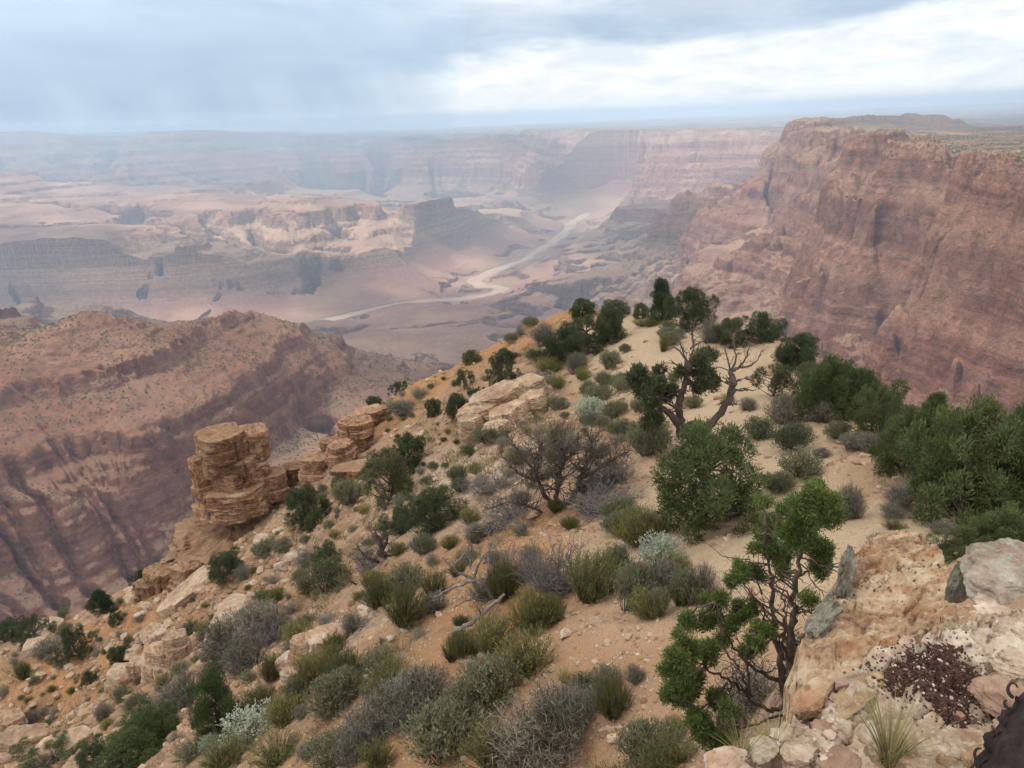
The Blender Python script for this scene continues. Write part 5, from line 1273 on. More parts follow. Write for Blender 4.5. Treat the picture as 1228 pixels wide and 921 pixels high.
# shrubs
SH = [
 ('A', 855, 340, 75, 70, 'black'), ('A', 865, 335, 70, 60, 'sage'), ('A', 965, 325, 75, 65, 'sage'), ('A', 1020, 272, 36, 30, 'sage'), ('A', 750, 345, 90, 60, 'rabbit'), ('A', 725, 400, 150, 75, 'black'), ('A', 785, 400, 60, 50, 'rabbit'),
 ('A', 890, 430, 55, 60, 'sage'), ('A', 945, 385, 70, 50, 'sage'), ('A', 935, 440, 100, 60, 'sage'), ('A', 1010, 400, 75, 60, 'sage'), ('A', 870, 370, 60, 50, 'rabbit'), ('A', 785, 470, 80, 50, 'sage'), ('A', 900, 510, 110, 80, 'silver'), ('A', 985, 500, 80, 60, 'sage'), ('A', 950, 540, 60, 50, 'sage'), ('A', 1070, 480, 70, 50, 'sage'),
 ('A', 670, 500, 90, 60, 'sage'), ('A', 550, 585, 130, 75, 'sage'), ('A', 1010, 560, 90, 60, 'sage'), ('A', 1110, 630, 130, 110, 'sage'), ('A', 1050, 545, 60, 40, 'rabbit'), ('A', 650, 660, 90, 60, 'rabbit'), ('A', 770, 650, 70, 60, 'rabbit'), ('A', 440, 720, 70, 60, 'sage'), ('A', 500, 700, 60, 50, 'rabbit'), ('A', 470, 640, 60, 50, 'olive'),
 ('A', 1080, 180, 60, 30, 'rabbit'), ('A', 1170, 200, 60, 40, 'sage'), ('A', 1120, 175, 60, 25, 'rabbit'), ('A', 1180, 245, 70, 50, 'sage'), ('A', 1155, 270, 36, 70, 'ephedra'), ('A', 710, 300, 80, 45, 'olive'), ('A', 735, 225, 100, 60, 'black'), ('A', 660, 215, 40, 40, 'black'), ('A', 690, 185, 60, 40, 'sage'), ('A', 625, 240, 50, 36, 'sage'),
 ('A', 250, 490, 110, 60, 'black'), ('A', 200, 480, 60, 40, 'black'), ('A', 300, 430, 60, 40, 'black'), ('A', 1190, 380, 40, 40, 'sage'), ('A', 1000, 860, 130, 90, 'sage'), ('A', 1080, 870, 90, 50, 'rabbit'), ('A', 480, 870, 70, 60, 'rabbit'), ('A', 60, 800, 100, 90, 'sage'), ('A', 20, 770, 60, 60, 'sage'), ('A', 110, 840, 60, 40, 'rabbit'),
 ('A', 840, 620, 60, 70, 'black'), ('A', 930, 640, 70, 60, 'black'), ('A', 600, 600, 60, 40, 'black'),
 ('B', 600, 285, 120, 150, 'ephedra'), ('B', 900, 290, 170, 180, 'rabbit'), ('B', 980, 230, 110, 120, 'sage'), ('B', 1080, 90, 160, 130, 'rabbit'), ('B', 1000, 60, 110, 80, 'sage'), ('B', 700, 400, 150, 150, 'rabbit'), ('B', 560, 470, 170, 130, 'rabbit'), ('B', 460, 500, 110, 110, 'ephedra'), ('B', 420, 500, 80, 100, 'ephedra'),
 ('B', 690, 530, 200, 140, 'rabbit'), ('B', 560, 640, 200, 160, 'sage'), ('B', 470, 700, 160, 120, 'sage'), ('B', 330, 660, 180, 170, 'black'), ('B', 240, 700, 190, 150, 'black'), ('B', 210, 610, 150, 110, 'rabbit'), ('B', 390, 840, 250, 190, 'sage'), ('B', 120, 790, 210, 150, 'black'), ('B', 60, 860, 130, 110, 'black'), ('B', 160, 870, 110, 90, 'rabbit'),
 ('B', 250, 640, 90, 80, 'silver'), ('B', 700, 860, 300, 210, 'black'), ('B', 560, 870, 170, 150, 'rabbit'), ('B', 800, 780, 220, 190, 'black'), ('B', 860, 690, 170, 110, 'black'), ('B', 985, 690, 160, 140, 'ephedra'), ('B', 960, 600, 110, 80, 'sage'), ('B', 880, 620, 70, 70, 'olive'), ('B', 1060, 580, 70, 60, 'black'), ('B', 1110, 870, 190, 160, 'sage'), ('B', 1190, 800, 90, 90, 'rabbit'),
 ('B', 1030, 330, 110, 150, 'sage'), ('B', 1110, 350, 110, 100, 'rabbit'), ('B', 1170, 280, 130, 130, 'black'), ('B', 1140, 170, 150, 110, 'silver'), ('B', 1200, 230, 100, 100, 'rabbit'), ('B', 1215, 310, 70, 100, 'rabbit'), ('B', 1080, 240, 100, 90, 'black'),
 ('B', 250, 370, 130, 150, 'ephedra'), ('B', 260, 260, 120, 100, 'sage'), ('B', 170, 310, 110, 110, 'ephedra'), ('B', 350, 280, 90, 100, 'ephedra'), ('B', 140, 250, 90, 70, 'rabbit'), ('B', 320, 130, 80, 70, 'sage'), ('B', 410, 110, 70, 50, 'rabbit'), ('B', 340, 170, 50, 50, 'black'), ('B', 75, 400, 70, 60, 'black'), ('B', 165, 550, 120, 90, 'sage'), ('B', 50, 560, 130, 100, 'ephedra'), ('B', 40, 640, 130, 110, 'sage'), ('B', 10, 480, 70, 80, 'ephedra'), ('B', 300, 420, 50, 30, 'black'), ('B', 500, 90, 70, 70, 'sage'), ('B', 470, 160, 80, 50, 'sage'), ('B', 660, 60, 60, 40, 'black'),
 ('K', 100, 700, 130, 160, 'rabbit'), ('K', 860, 590, 150, 200, 'sage'), ('K', 950, 560, 160, 190, 'black'),
 ('C', 910, 800, 190, 120, 'silver'), ('C', 1030, 740, 150, 110, 'rabbit'), ('C', 820, 900, 160, 120, 'rabbit'), ('C', 1000, 880, 170, 100, 'rabbit'), ('C', 1190, 880, 160, 110, 'sage'), ('C', 1180, 700, 160, 130, 'sage'), ('C', 1120, 600, 130, 120, 'rabbit'), ('C', 1080, 660, 100, 90, 'sage'), ('C', 940, 700, 150, 110, 'ephedra'), ('C', 980, 580, 90, 100, 'ephedra'), ('C', 1200, 560, 110, 100, 'rabbit'), ('C', 1070, 450, 130, 80, 'rabbit'), ('C', 1190, 470, 80, 70, 'rabbit'), ('C', 1100, 400, 70, 50, 'sage'), ('C', 700, 860, 110, 60, 'sage'), ('C', 760, 830, 60, 50, 'silver'),
 ('C', 680, 680, 170, 130, 'black'), ('C', 620, 700, 110, 90, 'black'), ('C', 830, 480, 160, 150, 'black'), ('C', 940, 420, 190, 130, 'black'), ('C', 900, 540, 150, 130, 'black'), ('C', 780, 560, 90, 60, 'olive'), ('C', 690, 420, 70, 50, 'sage'), ('C', 740, 430, 70, 60, 'rabbit'), ('C', 870, 225, 50, 50, 'black'), ('C', 960, 130, 100, 60, 'sage'), ('C', 1010, 120, 60, 50, 'black'), ('C', 1080, 230, 50, 40, 'sage'), ('C', 1100, 270, 60, 60, 'sage'), ('C', 1180, 260, 120, 110, 'olive'), ('C', 1200, 190, 60, 50, 'rabbit'), ('C', 980, 250, 50, 40, 'black'), ('C', 1000, 300, 60, 50, 'rabbit'), ('C', 890, 360, 60, 40, 'sage'), ('C', 500, 690, 80, 60, 'sage'), ('C', 440, 650, 70, 40, 'sage'), ('C', 390, 760, 50, 40, 'rabbit'), ('C', 370, 720, 60, 50, 'black'), ('C', 290, 780, 40, 36, 'rabbit'), ('C', 60, 770, 50, 30, 'sage'), ('C', 115, 740, 60, 50, 'black'), ('C', 215, 540, 36, 25, 'sage'), ('C', 180, 525, 36, 25, 'sage'), ('C', 90, 580, 60, 70, 'ephedra'), ('C', 18, 640, 40, 40, 'black'), ('C', 240, 420, 50, 40, 'sage'), ('C', 170, 490, 110, 60, 'black'), ('C', 130, 600, 30, 25, 'sage'), ('C', 200, 715, 40, 30, 'black'), ('C', 240, 365, 40, 40, 'sage'), ('C', 560, 560, 60, 40, 'sage'), ('C', 650, 560, 70, 40, 'sage'), ('C', 600, 600, 60, 40, 'rabbit'),
 ('D', 375, 690, 100, 65, 'sage'), ('D', 535, 670, 75, 55, 'rabbit'), ('D', 645, 700, 90, 60, 'black'), ('D', 40, 420, 55, 40, 'sage'), ('D', 30, 620, 80, 80, 'sage'), ('D', 20, 720, 70, 60, 'sage'), ('D', 160, 860, 190, 130, 'sage'), ('D', 830, 760, 190, 140, 'black'), ('D', 870, 850, 150, 80, 'sage'), ('D', 690, 840, 150, 110, 'olive'), ('D', 940, 560, 130, 100, 'olive'), ('D', 1000, 760, 130, 110, 'black'), ('D', 460, 370, 120, 110, 'black'), ('D', 260, 360, 120, 70, 'sage'), ('D', 170, 290, 90, 45, 'rabbit'), ('D', 100, 690, 80, 60, 'black'), ('D', 840, 480, 120, 90, 'olive'), ('D', 1090, 840, 120, 90, 'sage'),
 ('E', 100, 560, 170, 110, 'sage'), ('E', 60, 460, 140, 110, 'olive'), ('E', 30, 620, 80, 70, 'sage'), ('E', 180, 490, 80, 50, 'black'), ('E', 330, 460, 150, 90, 'black'), ('E', 390, 480, 110, 90, 'black'), ('E', 460, 720, 110, 60, 'black'), ('E', 90, 410, 100, 60, 'sage'), ('E', 500, 690, 120, 90, 'black'), ('E', 660, 790, 110, 60, 'black'), ('E', 420, 830, 90, 40, 'sage'), ('E', 660, 880, 60, 60, 'sage'), ('E', 40, 320, 120, 90, 'black'),
 ('G', 20, 460, 60, 80, 'sage'), ('G', 300, 740, 210, 150, 'black'), ('G', 60, 921, 170, 110, 'rabbit'), ('G', 390, 70, 90, 60, 'sage'), ('G', 20, 200, 70, 60, 'rabbit'), ('G', 745, 190, 60, 30, 'rabbit'),
 ('O', 640, 660, 50, 40, 'sage'), ('O', 540, 700, 60, 40, 'sage'), ('O', 750, 590, 60, 40, 'sage'),
]
for c, x, y, w_, h_, k in SH: put(c, x, y, w_*(1.36 if c in 'BCGK' else 1.24), h_*(1.28 if c in 'BCGK' else 1.2), k)
# infill: small brush the eye does not single out, kept off the path
rf = random.Random(77); placed = [(p[3], p[4]) for p in PLANTS]; tries = 0; nfill = 0
while nfill < 240 and tries < 5000:
    tries += 1
    px, py = rf.uniform(10, 1010), rf.uniform(400, 915)
    p = hit(px, py)
    if p is None: continue
    u = (math.atan2(p[0], p[1])-FT0)/(FT1-FT0)*(GA-1); v_ = (math.log(math.hypot(p[0], p[1]))-FX0)/(FX1-FX0)*(GB-1)
    if bil(np.maximum(pathm, benchm), np.array([u]), np.array([v_]))[0] > .12: continue
    r_ = math.hypot(p[0], p[1]); wpx = rf.uniform(.4, .95)*FPX/r_
    if wpx < 7 or any(abs(a-px) < wpx*.7 and abs(b-py) < wpx*.55 for a, b in placed): continue
    placed.append((px, py)); nfill += 1
    place(px, py, wpx, wpx*.72, rf.choice(['sage', 'rabbit', 'sage', 'black', 'black', 'ephedra']))
put('p', 1046, 520, 74, 66, 'spread_juniper', label='green juniper in the middle of the row beside the red-earth side path')
put('p', 1078, 566, 70, 80, 'round_juniper', label='green juniper at the near end of the row beside the red-earth side path')
put('p', 1004, 486, 60, 56, 'round_juniper', label='green juniper at the far end of the row beside the red-earth side path')
# dead wood of generic shape
put('J', 215, 545, 60, 170, 'dead', label='thin dark dead snag with upright stems mid-slope')
put('J', 420, 660, 190, 110, 'dead', label='fallen grey dead branches on white stones mid-slope')
put('J', 730, 790, 60, 80, 'dead', label='little charred stub among pale stones')
put('D', 1090, 520, 150, 150, 'dead', label='bare dead tree against the red wall')
put('D', 680, 215, 80, 80, 'dead', label='small bare snag on the edge behind the dark round pinyon')
put('E', 380, 200, 150, 80, 'dead', label='bare twisted branches above the green junipers')
put('E', 920, 640, 120, 130, 'dead', label='grey dead branches in the outer side of the dark juniper clump')
put('E', 510, 640, 160, 90, 'twiggy', label='tangle of grey dead twigs under the loose green juniper')
put('F', 345, 900, 300, 320, 'twiggy', label='large grey leafless twig bush in front of the big dead tree')
put('F', 560, 560, 300, 140, 'twiggy', label='brown leafless bush at the right foot of the big dead tree')
put('F', 170, 610, 260, 130, 'twiggy', label='brown leafless bush at the left foot of the big dead tree')
put('J', 120, 780, 250, 230, 'twiggy', label='dark leafless bush mass above the small rock ledge')
put('K', 640, 560, 170, 170, 'twiggy', label='grey leafless twigs in the middle of the shrub clump beside the path')
put('H', 640, 690, 200, 110, 'dead', label='grey dead limbs lying under the half-dead olive-grey juniper')
put('B', 110, 380, 90, 60, 'dead', label='pale dry sticks on the slope left of the ephedra bushes')
put('J', 330, 350, 200, 150, 'twiggy', label='grey bare brush beside the half-dead juniper below the mid-slope pinyons')
put('A', 560, 760, 200, 110, 'twiggy', label='low brown bare brush left of the big dead tree')
put('A', 950, 740, 200, 150, 'twiggy', label='fine grey-brown bare brush at the right of the big dead tree')
put('B', 640, 230, 200, 190, 'twiggy', label='grey bare brush between the big dead tree and the grey-green bushes')
put('B', 130, 180, 170, 110, 'twiggy', label='dark bare brush under the bare dark juniper')

# ---------------------------------------------------------------- trees drawn limb by limb
def tree_by_limbs(name, label, cat, crop, R_, limbs, tufts, wood, leaf, seed, ln=.06, wd=.017, per=90, pix=1.0, spread=.3, twigs=0, sides=7, base=None):
    """limbs: [(points in crop pixels, width px at start, at end)]; each limb wanders in depth around the trunk's real distance"""
    rs = np.random.RandomState(seed); s = CROP[crop][2]
    bx, by = cpx(crop, *limbs[0][0][0]); c0 = P(bx, by, R_); D = float(c0@CF); mpp = D/FPX/s
    rt = bpy.data.objects.new(name, None); COL.objects.link(rt); rt.location = c0; tag(rt, label, cat)
    fw = np.array((c0[0], c0[1], 0))/np.hypot(c0[0], c0[1])
    nodes = []
    def w3(q, off): return P(*cpx(crop, *q), R_+off)-c0
    groups = []      # one entry per trunk or main limb: (is trunk, tubes)
    for k, (pts, w0, w1) in enumerate(limbs):
        o0 = 0.0
        if k and nodes:
            d = [abs(n[0]-pts[0][0])+abs(n[1]-pts[0][1]) for n in nodes]; o0 = nodes[int(np.argmin(d))][2]
        o1 = o0+(rs.rand()-.5)*2*spread*(1 if k else .3); n = len(pts)
        q = [w3(p, o0+(o1-o0)*i/(n-1)) for i, p in enumerate(pts)]
        for i, p in enumerate(pts): nodes.append((p[0], p[1], o0+(o1-o0)*i/(n-1), k))
        m_ = (n-1)*5+1; t = np.linspace(0, n-1, m_)
        qq = np.stack([np.interp(t, np.arange(n), np.array(q)[:, c]) for c in range(3)], -1)
        for _ in range(3): qq[1:-1] = (qq[:-2]+2*qq[1:-1]+qq[2:])/4
        L_ = np.linalg.norm(qq[-1]-qq[0]); qq[1:-1] += rs.normal(size=(m_-2, 3))*L_*.008
        rad = np.linspace(w0, w1, m_)*mpp*.5*(1+.12*rs.normal(size=m_))
        limb_p = [(qq, rad)]; groups.append((k == 0 or w0 > 22, limb_p))
        for _ in range(int(twigs*L_/mpp/120)+ (1 if twigs else 0)):
            u = rs.randint(m_//3, m_); d = unit(1, rs)[0]*.7+fw*0+np.array((0, 0, .25))
            l2 = L_*(.12+.25*rs.rand()); tq = wander(qq[u], qq[u]+d*l2, 6, .2, rs); limb_p.append((tq, np.linspace(max(rad[u]*.45, .0025), .0015, 6)))
            for _ in range(3):
                v_ = rs.randint(2, 6); d2 = d+unit(1, rs)[0]*.8; limb_p.append((wander(tq[v_], tq[v_]+d2*l2*.5, 5, .2, rs), np.linspace(max(rad[u]*.25, .002), .001, 5)))
    cs, rr = [], []
    for (x, y, r) in tufts:
        d = [math.hypot(n[0]-x, n[1]-y) for n in nodes]; i = int(np.argmin(d)); o = nodes[i][2]+(rs.rand()-.5)*spread*.8
        c = w3((x, y), o); cs.append(c); rr.append(r*mpp*(.88 if R_ < 8 else 1))
        a = w3(nodes[i][:2], nodes[i][2])
        for _ in range(3):
            e = c+unit(1, rs)[0]*r*mpp*.6; groups[nodes[i][3]][1].append((wander(a, e, 6, .10, rs), np.linspace(.010*R_/5, .003*R_/5, 6)))
    for is_trunk, tb in groups:
        v, f = tubes(tb, sides+2 if is_trunk else 5); nm_ = 'trunk' if is_trunk else 'branch'
        link(nm_, make_mesh(nm_, v, f, MW[wood], True), rt)
    if tufts:
        # break each tuft into smaller sprays
        c2, r2 = [], []
        for c, r in zip(cs, rr):
            for _ in range(10):
                c2.append(c+unit(1, rs)[0]*r*(.95*rs.rand()**.5)*np.array((1, 1, 1.05))); r2.append(r*(.20+.2*rs.rand()))
        link('crown', leaf_mesh('crown', clump_foliage(c2, r2, per, ln, wd, rs, .45, 1.0), ML[leaf]), rt)
    return rt
tree_by_limbs('juniper_tree', 'slender bare-legged young juniper rising beside the ochre sandstone tongue', 'juniper', 'T', 4.95,
  [([(452, 800), (452, 720), (455, 640), (462, 540), (468, 430), (480, 340), (488, 250), (500, 150)], 34, 7), ([(440, 790), (432, 700), (418, 600), (402, 520), (396, 400), (384, 300), (372, 190)], 26, 6),
   ([(448, 700), (400, 690), (340, 655), (280, 600), (240, 530), (212, 440)], 15, 4), ([(438, 780), (380, 790), (310, 745), (250, 690), (180, 655), (120, 610)], 15, 4), ([(330, 745), (300, 680), (270, 630), (238, 590)], 10, 4),
   ([(312, 740), (322, 690), (312, 620), (330, 540)], 12, 4), ([(450, 540), (390, 480), (330, 420), (295, 370)], 10, 4), ([(478, 360), (520, 330), (530, 300)], 9, 4), ([(470, 470), (510, 440)], 6, 3), ([(250, 700), (200, 760), (150, 800)], 8, 3), ([(440, 800), (380, 820), (300, 850), (210, 870)], 10, 3), ([(488, 250), (530, 180), (555, 130)], 8, 3), ([(455, 650), (430, 560), (440, 480), (432, 400)], 12, 4), ([(445, 760), (500, 640)], 4, 2)],
  [(520, 110, 58), (570, 150, 42), (455, 225, 55), (515, 245, 62), (505, 180, 55), (545, 335, 34), (560, 310, 24), (512, 432, 24), (380, 185, 42), (372, 115, 26), (360, 255, 46), (345, 345, 38), (280, 340, 42), (265, 375, 24), (430, 135, 20), (432, 290, 36), (430, 340, 26), (395, 290, 30), (545, 60, 28), (590, 110, 26),
   (212, 440, 44), (195, 500, 46), (130, 505, 42), (290, 480, 40), (335, 455, 28), (360, 545, 48), (325, 590, 36), (265, 500, 30), (105, 600, 52), (75, 655, 38), (135, 680, 52), (180, 600, 46), (110, 745, 56), (155, 820, 52), (90, 705, 44), (215, 770, 44), (180, 860, 44), (230, 900, 34), (240, 560, 30), (60, 740, 30), (250, 790, 28)],
  'bark', 'juniper_near', 61, ln=.034, wd=.0075, per=17, spread=.5, twigs=3)
tree_by_limbs('juniper_tree', 'twin-trunked twisted juniper with grey bare tops and a few green tufts', 'juniper', 'D', 24.2,
  [([(312, 830), (318, 770), (302, 700), (320, 610), (340, 540), (352, 480)], 46, 22), ([(318, 790), (270, 730), (215, 692), (160, 640), (120, 590)], 40, 10), ([(430, 800), (520, 715), (562, 620), (572, 560), (556, 515)], 38, 26), ([(320, 790), (380, 770), (440, 780)], 36, 30),
   ([(352, 480), (330, 440), (290, 395), (240, 405)], 14, 4), ([(352, 480), (380, 400), (365, 320), (385, 250)], 14, 4), ([(360, 400), (420, 360), (450, 390)], 9, 3), ([(330, 440), (300, 350), (275, 330)], 8, 3),
   ([(556, 515), (545, 460), (530, 400)], 12, 4), ([(560, 515), (600, 490), (660, 490), (705, 430)], 18, 4), ([(556, 515), (590, 450), (570, 370), (560, 330)], 12, 3), ([(600, 490), (640, 440), (650, 380)], 9, 3), ([(556, 515), (510, 490), (470, 500)], 8, 3), ([(160, 640), (110, 600), (80, 560)], 9, 3), ([(220, 690), (200, 620), (220, 520)], 10, 3)],
  [(130, 580, 62), (90, 560, 34), (195, 590, 52), (215, 505, 26), (240, 620, 36), (160, 660, 40), (110, 520, 32), (270, 600, 26), (170, 760, 46), (430, 540, 50), (470, 575, 36), (400, 590, 30), (400, 470, 40), (440, 440, 36), (310, 520, 16)],
  'brown', 'olive', 62, ln=.15, wd=.035, per=13, spread=1.3, twigs=5)
tree_by_limbs('dead_tree', 'big dead brown-grey tree with wide gnarled bare limbs mid-slope', 'dead tree', 'F', 21.0,
  [([(350, 590), (350, 530), (362, 450), (385, 370), (380, 320), (330, 300)], 26, 7), ([(345, 560), (300, 500), (270, 410), (285, 340), (300, 300)], 20, 5), ([(420, 520), (440, 450), (470, 400), (500, 340), (490, 280)], 22, 5), ([(270, 410), (220, 360), (170, 290), (155, 255)], 12, 3), ([(270, 450), (200, 420), (140, 355)], 11, 3), ([(385, 370), (430, 330), (440, 260)], 11, 3), ([(440, 450), (520, 400), (600, 350), (650, 330)], 13, 3), ([(440, 470), (540, 450), (620, 420), (590, 500)], 12, 3), ([(355, 590), (420, 520), (430, 500)], 18, 18), ([(340, 590), (270, 560), (180, 530), (80, 560)], 12, 3), ([(360, 590), (470, 560), (580, 540), (660, 500)], 12, 3), ([(330, 300), (280, 290), (240, 270)], 7, 3), ([(470, 400), (470, 320), (520, 260)], 9, 3), ([(500, 340), (560, 310), (600, 290)], 7, 3), ([(350, 590), (300, 600), (250, 580)], 12, 5)],
  [], 'brown', None, 63, spread=1.3, twigs=34)
tree_by_limbs('dead_tree', 'weathered grey dead limb sprawling over the bare orange slope', 'dead tree', 'B', 14.6,
  [([(575, 290), (530, 240), (490, 215), (430, 195), (425, 160), (460, 130)], 18, 5), ([(530, 245), (545, 180), (540, 130)], 12, 4), ([(500, 220), (440, 240), (380, 265), (350, 285)], 12, 4), ([(490, 215), (520, 140), (575, 95)], 10, 4), ([(540, 290), (470, 285), (420, 320)], 8, 3), ([(480, 170), (485, 100), (470, 40)], 10, 4), ([(430, 195), (380, 140)], 6, 3)],
  [], 'grey', None, 64, spread=.7, twigs=4)
tree_by_limbs('fallen_log', 'long grey fallen log on the slope behind the yellow-green bushes', 'log', 'B', 13.6,
  [([(420, 405), (470, 380), (520, 345), (570, 295), (600, 270)], 20, 10), ([(520, 345), (500, 310)], 8, 4)], [], 'grey', None, 65, spread=.2, twigs=1)
tree_by_limbs('dead_tree', 'bare dark juniper with a stout leaning trunk mid-slope', 'dead tree', 'J', 25.0,
  [([(745, 395), (745, 340), (730, 280), (715, 230), (690, 180)], 44, 14), ([(735, 350), (680, 330), (620, 300), (590, 240)], 22, 5), ([(730, 280), (760, 220), (740, 150)], 18, 5), ([(725, 260), (680, 200), (650, 130), (700, 90)], 14, 4), ([(740, 330), (800, 290), (840, 300)], 12, 4), ([(720, 350), (660, 360), (615, 400)], 18, 5), ([(600, 470), (540, 440), (500, 460)], 16, 6)],
  [], 'twig', None, 66, spread=1.2, twigs=14)
tree_by_limbs('branch_pile', 'small heap of grey broken sticks on the gravelly bench', 'stick pile', 'B', 10.9,
  [([(840, 545), (900, 525), (960, 505)], 9, 4), ([(845, 500), (910, 470), (985, 440)], 10, 5), ([(850, 520), (920, 490), (990, 465)], 9, 4), ([(880, 480), (930, 470), (980, 430)], 7, 3), ([(860, 530), (890, 480)], 6, 3), ([(900, 510), (985, 455)], 7, 3), ([(850, 495), (900, 455)], 5, 2), ([(870, 555), (960, 525)], 6, 3), ([(905, 465), (960, 460), (1010, 450)], 5, 2)],
  [], 'grey', None, 67, spread=.12, twigs=2)
tree_by_limbs('fallen_branch', 'thin pale fallen stick between the sagebrushes on the orange bench', 'stick', 'B', 9.9,
  [([(620, 625), (660, 640), (700, 650)], 7, 3), ([(660, 640), (665, 600)], 4, 2), ([(650, 635), (640, 660)], 4, 2)], [], 'grey', None, 68, spread=.1, twigs=1)

# grass on the ledge
def grass_tuft(name, label, c, h_, n, seed, wd_=.004, spread=.10):
    rs = np.random.RandomState(seed); paths = []; V, F, T = [], [], []; n0 = 0
    for k in range(n):
        a = rs.rand()*6.28; r = spread*.35*rs.rand(); l_ = h_*(.5+.6*rs.rand()); e = .25+.75*rs.rand()
        p0 = np.array((math.cos(a)*r, math.sin(a)*r, -.01)); d = np.array((math.cos(a)*e*spread/h_*2.2, math.sin(a)*e*spread/h_*2.2, 1.0)); d /= np.linalg.norm(d)
        t = np.linspace(0, 1, 6)[:, None]; st = p0+d*l_*t+np.array((math.cos(a), math.sin(a), -.6))*l_*.28*e*t**2.2
        s_ = np.array((-math.sin(a), math.cos(a), 0)); w_ = wd_*(1-t*.9)
        v = np.concatenate([st-s_*w_, st+s_*w_]); V.append(v)
        F.append([[n0+i, n0+i+1, n0+6+i+1, n0+6+i] for i in range(5)]); n0 += 12; T.append(np.full(12, rs.rand()))
    o = link(name, leaf_mesh(name, (np.concatenate(V), np.concatenate(F), np.concatenate(T)), ML['grass']), None, c); return tag(o, label, 'grass tuft')
grass_tuft('grass_tuft', 'green and straw-coloured grass tuft growing from the cream ledge', on_ledge(1066, 912), .20, 130, 71, .0022, .055)
grass_tuft('grass_tuft', 'thin dry brown grass at the outer end of the cream ledge', on_ledge(930, 893), .09, 110, 72, .0012, .05)
grass_tuft('grass_tuft', 'small straw grass wisp at the ledge end beside the slender juniper', on_ledge(890, 905), .10, 60, 73, .0012, .04)
grass_tuft('grass_tuft', 'tall pale grass clump on the gravelly bench beside the stick pile', hit(*cpx('B', 808, 580)), .36, 160, 74, .005, .12)

# the dark dried plant at the corner, edged with curled teeth
def dried_plant():
    rs = np.random.RandomState(9)
    rt = bpy.data.objects.new('dried_plant', None); COL.objects.link(rt); c0 = P(1212, 905, 1.02); rt.location = c0
    tag(rt, 'dark brown dried plant stem with curled wiry teeth beside the brown boulder', 'dried plant')
    a, b_ = P(1202, 940, 1.0)-c0, P(1262, 822, 1.08)-c0
    st = wander(a, b_, 14, .02, rs)
    v, f = tubes([(st, np.linspace(.040, .026, 14)*(1+.1*rs.normal(size=14)))], 14)
    v += .004*noise3(v, 60, 5, 3)[:, None]
    link('stem', make_mesh('stem', v, f, MW['dark'], True), rt)
    pth = []
    for k in range(15):
        u = k/14*12; p = np.array([np.interp(u, np.arange(14), st[:, c]) for c in range(3)])-CR*.034
        t = np.linspace(0, 1, 9); ang = t*(2.0+1.8*rs.rand())+rs.rand()*1.6; r = .007*(.6+1.1*rs.rand())
        q = p-CR[None]*(r*np.sin(ang)+.012*t)[:, None]+CU[None]*(r*(1-np.cos(ang))*(1 if k % 2 else -1))[:, None]
        pth.append((q, np.linspace(.0028, .0012, 9)))
    v, f = tubes(pth, 5); link('curled_teeth', make_mesh('curled_teeth', v, f, MW['dark'], True), rt)
dried_plant()

# ---------------------------------------------------------------- gravel, loose stones, seeds
def stones_mesh(p, size, seed, flat=.6):
    rs = np.random.RandomState(seed); d, f = ICO[1]; n = len(p)
    v = np.broadcast_to(d, (n, len(d), 3))*(.65+.5*rs.rand(n, len(d), 1))
    v = v*(size[:, None, None]*np.stack([.7+.6*rs.rand(n), .7+.6*rs.rand(n), flat*(.6+.6*rs.rand(n))], -1)[:, None, :])
    a = rs.rand(n)*6.28; ca, sa = np.cos(a)[:, None], np.sin(a)[:, None]
    v = np.stack([v[..., 0]*ca-v[..., 1]*sa, v[..., 0]*sa+v[..., 1]*ca, v[..., 2]], -1)+p[:, None]
    return v.reshape(-1, 3), (f[None]+len(d)*np.arange(n)[:, None, None]).reshape(-1, 3), np.repeat(rs.rand(n), len(d))
def stone_mat(name, a, b_, c_):
    m, t, b = new_mat(name, .92, .08); tn = t.attr('tone')
    c = t.ramp(tn, [(0, a), (.55, b_), (1, c_)]); n = t.noise(t.new('ShaderNodeNewGeometry').outputs['Position'], 30, 3, .7)
    t.put(b.inputs['Base Color'], t.mix(1.0, c, t.mix(n, (.75, .75, .75), (1.15, 1.15, 1.15)), 'MULTIPLY')); return m
M_GRAVEL = stone_mat('gravel_stone', (.25, .15, .09), (.35, .225, .14), (.47, .35, .25))
rs = np.random.RandomState(31)
N = 90000
th_ = FT0+(FT1-FT0)*(.12+.76*rs.rand(N)); rr_ = np.exp(math.log(4.5)+(math.log(75)-math.log(4.5))*rs.rand(N)**.9)
x_, y_ = np.sin(th_)*rr_, np.cos(th_)*rr_; z_ = ground_z(x_, y_)
pm = bil(pathm, (th_-FT0)/(FT1-FT0)*(GA-1), (np.log(rr_)-FX0)/(FX1-FX0)*(GB-1))
keep = (rs.rand(N) < np.clip(.30+.75*perlin(x_/1.9, y_/1.9, 91)+.45*perlin(x_/8, y_/8, 92)-.45*pm+.35*np.clip((-x_-4)/12, 0, 1), .02, 1))
x_, y_, z_, rr_ = x_[keep], y_[keep], z_[keep], rr_[keep]
size = (.010+.06*rs.rand(len(x_))**5)*np.clip(rr_/9, .8, 4.2)*(1+.5*np.clip((-x_-4)/12, 0, 1))
v, f, tn = stones_mesh(np.c_[x_, y_, z_+size*.12], size, 32)
tag(link('gravel', make_mesh('gravel', v, f, M_GRAVEL, False, {'tone': tn})), kind='stuff')
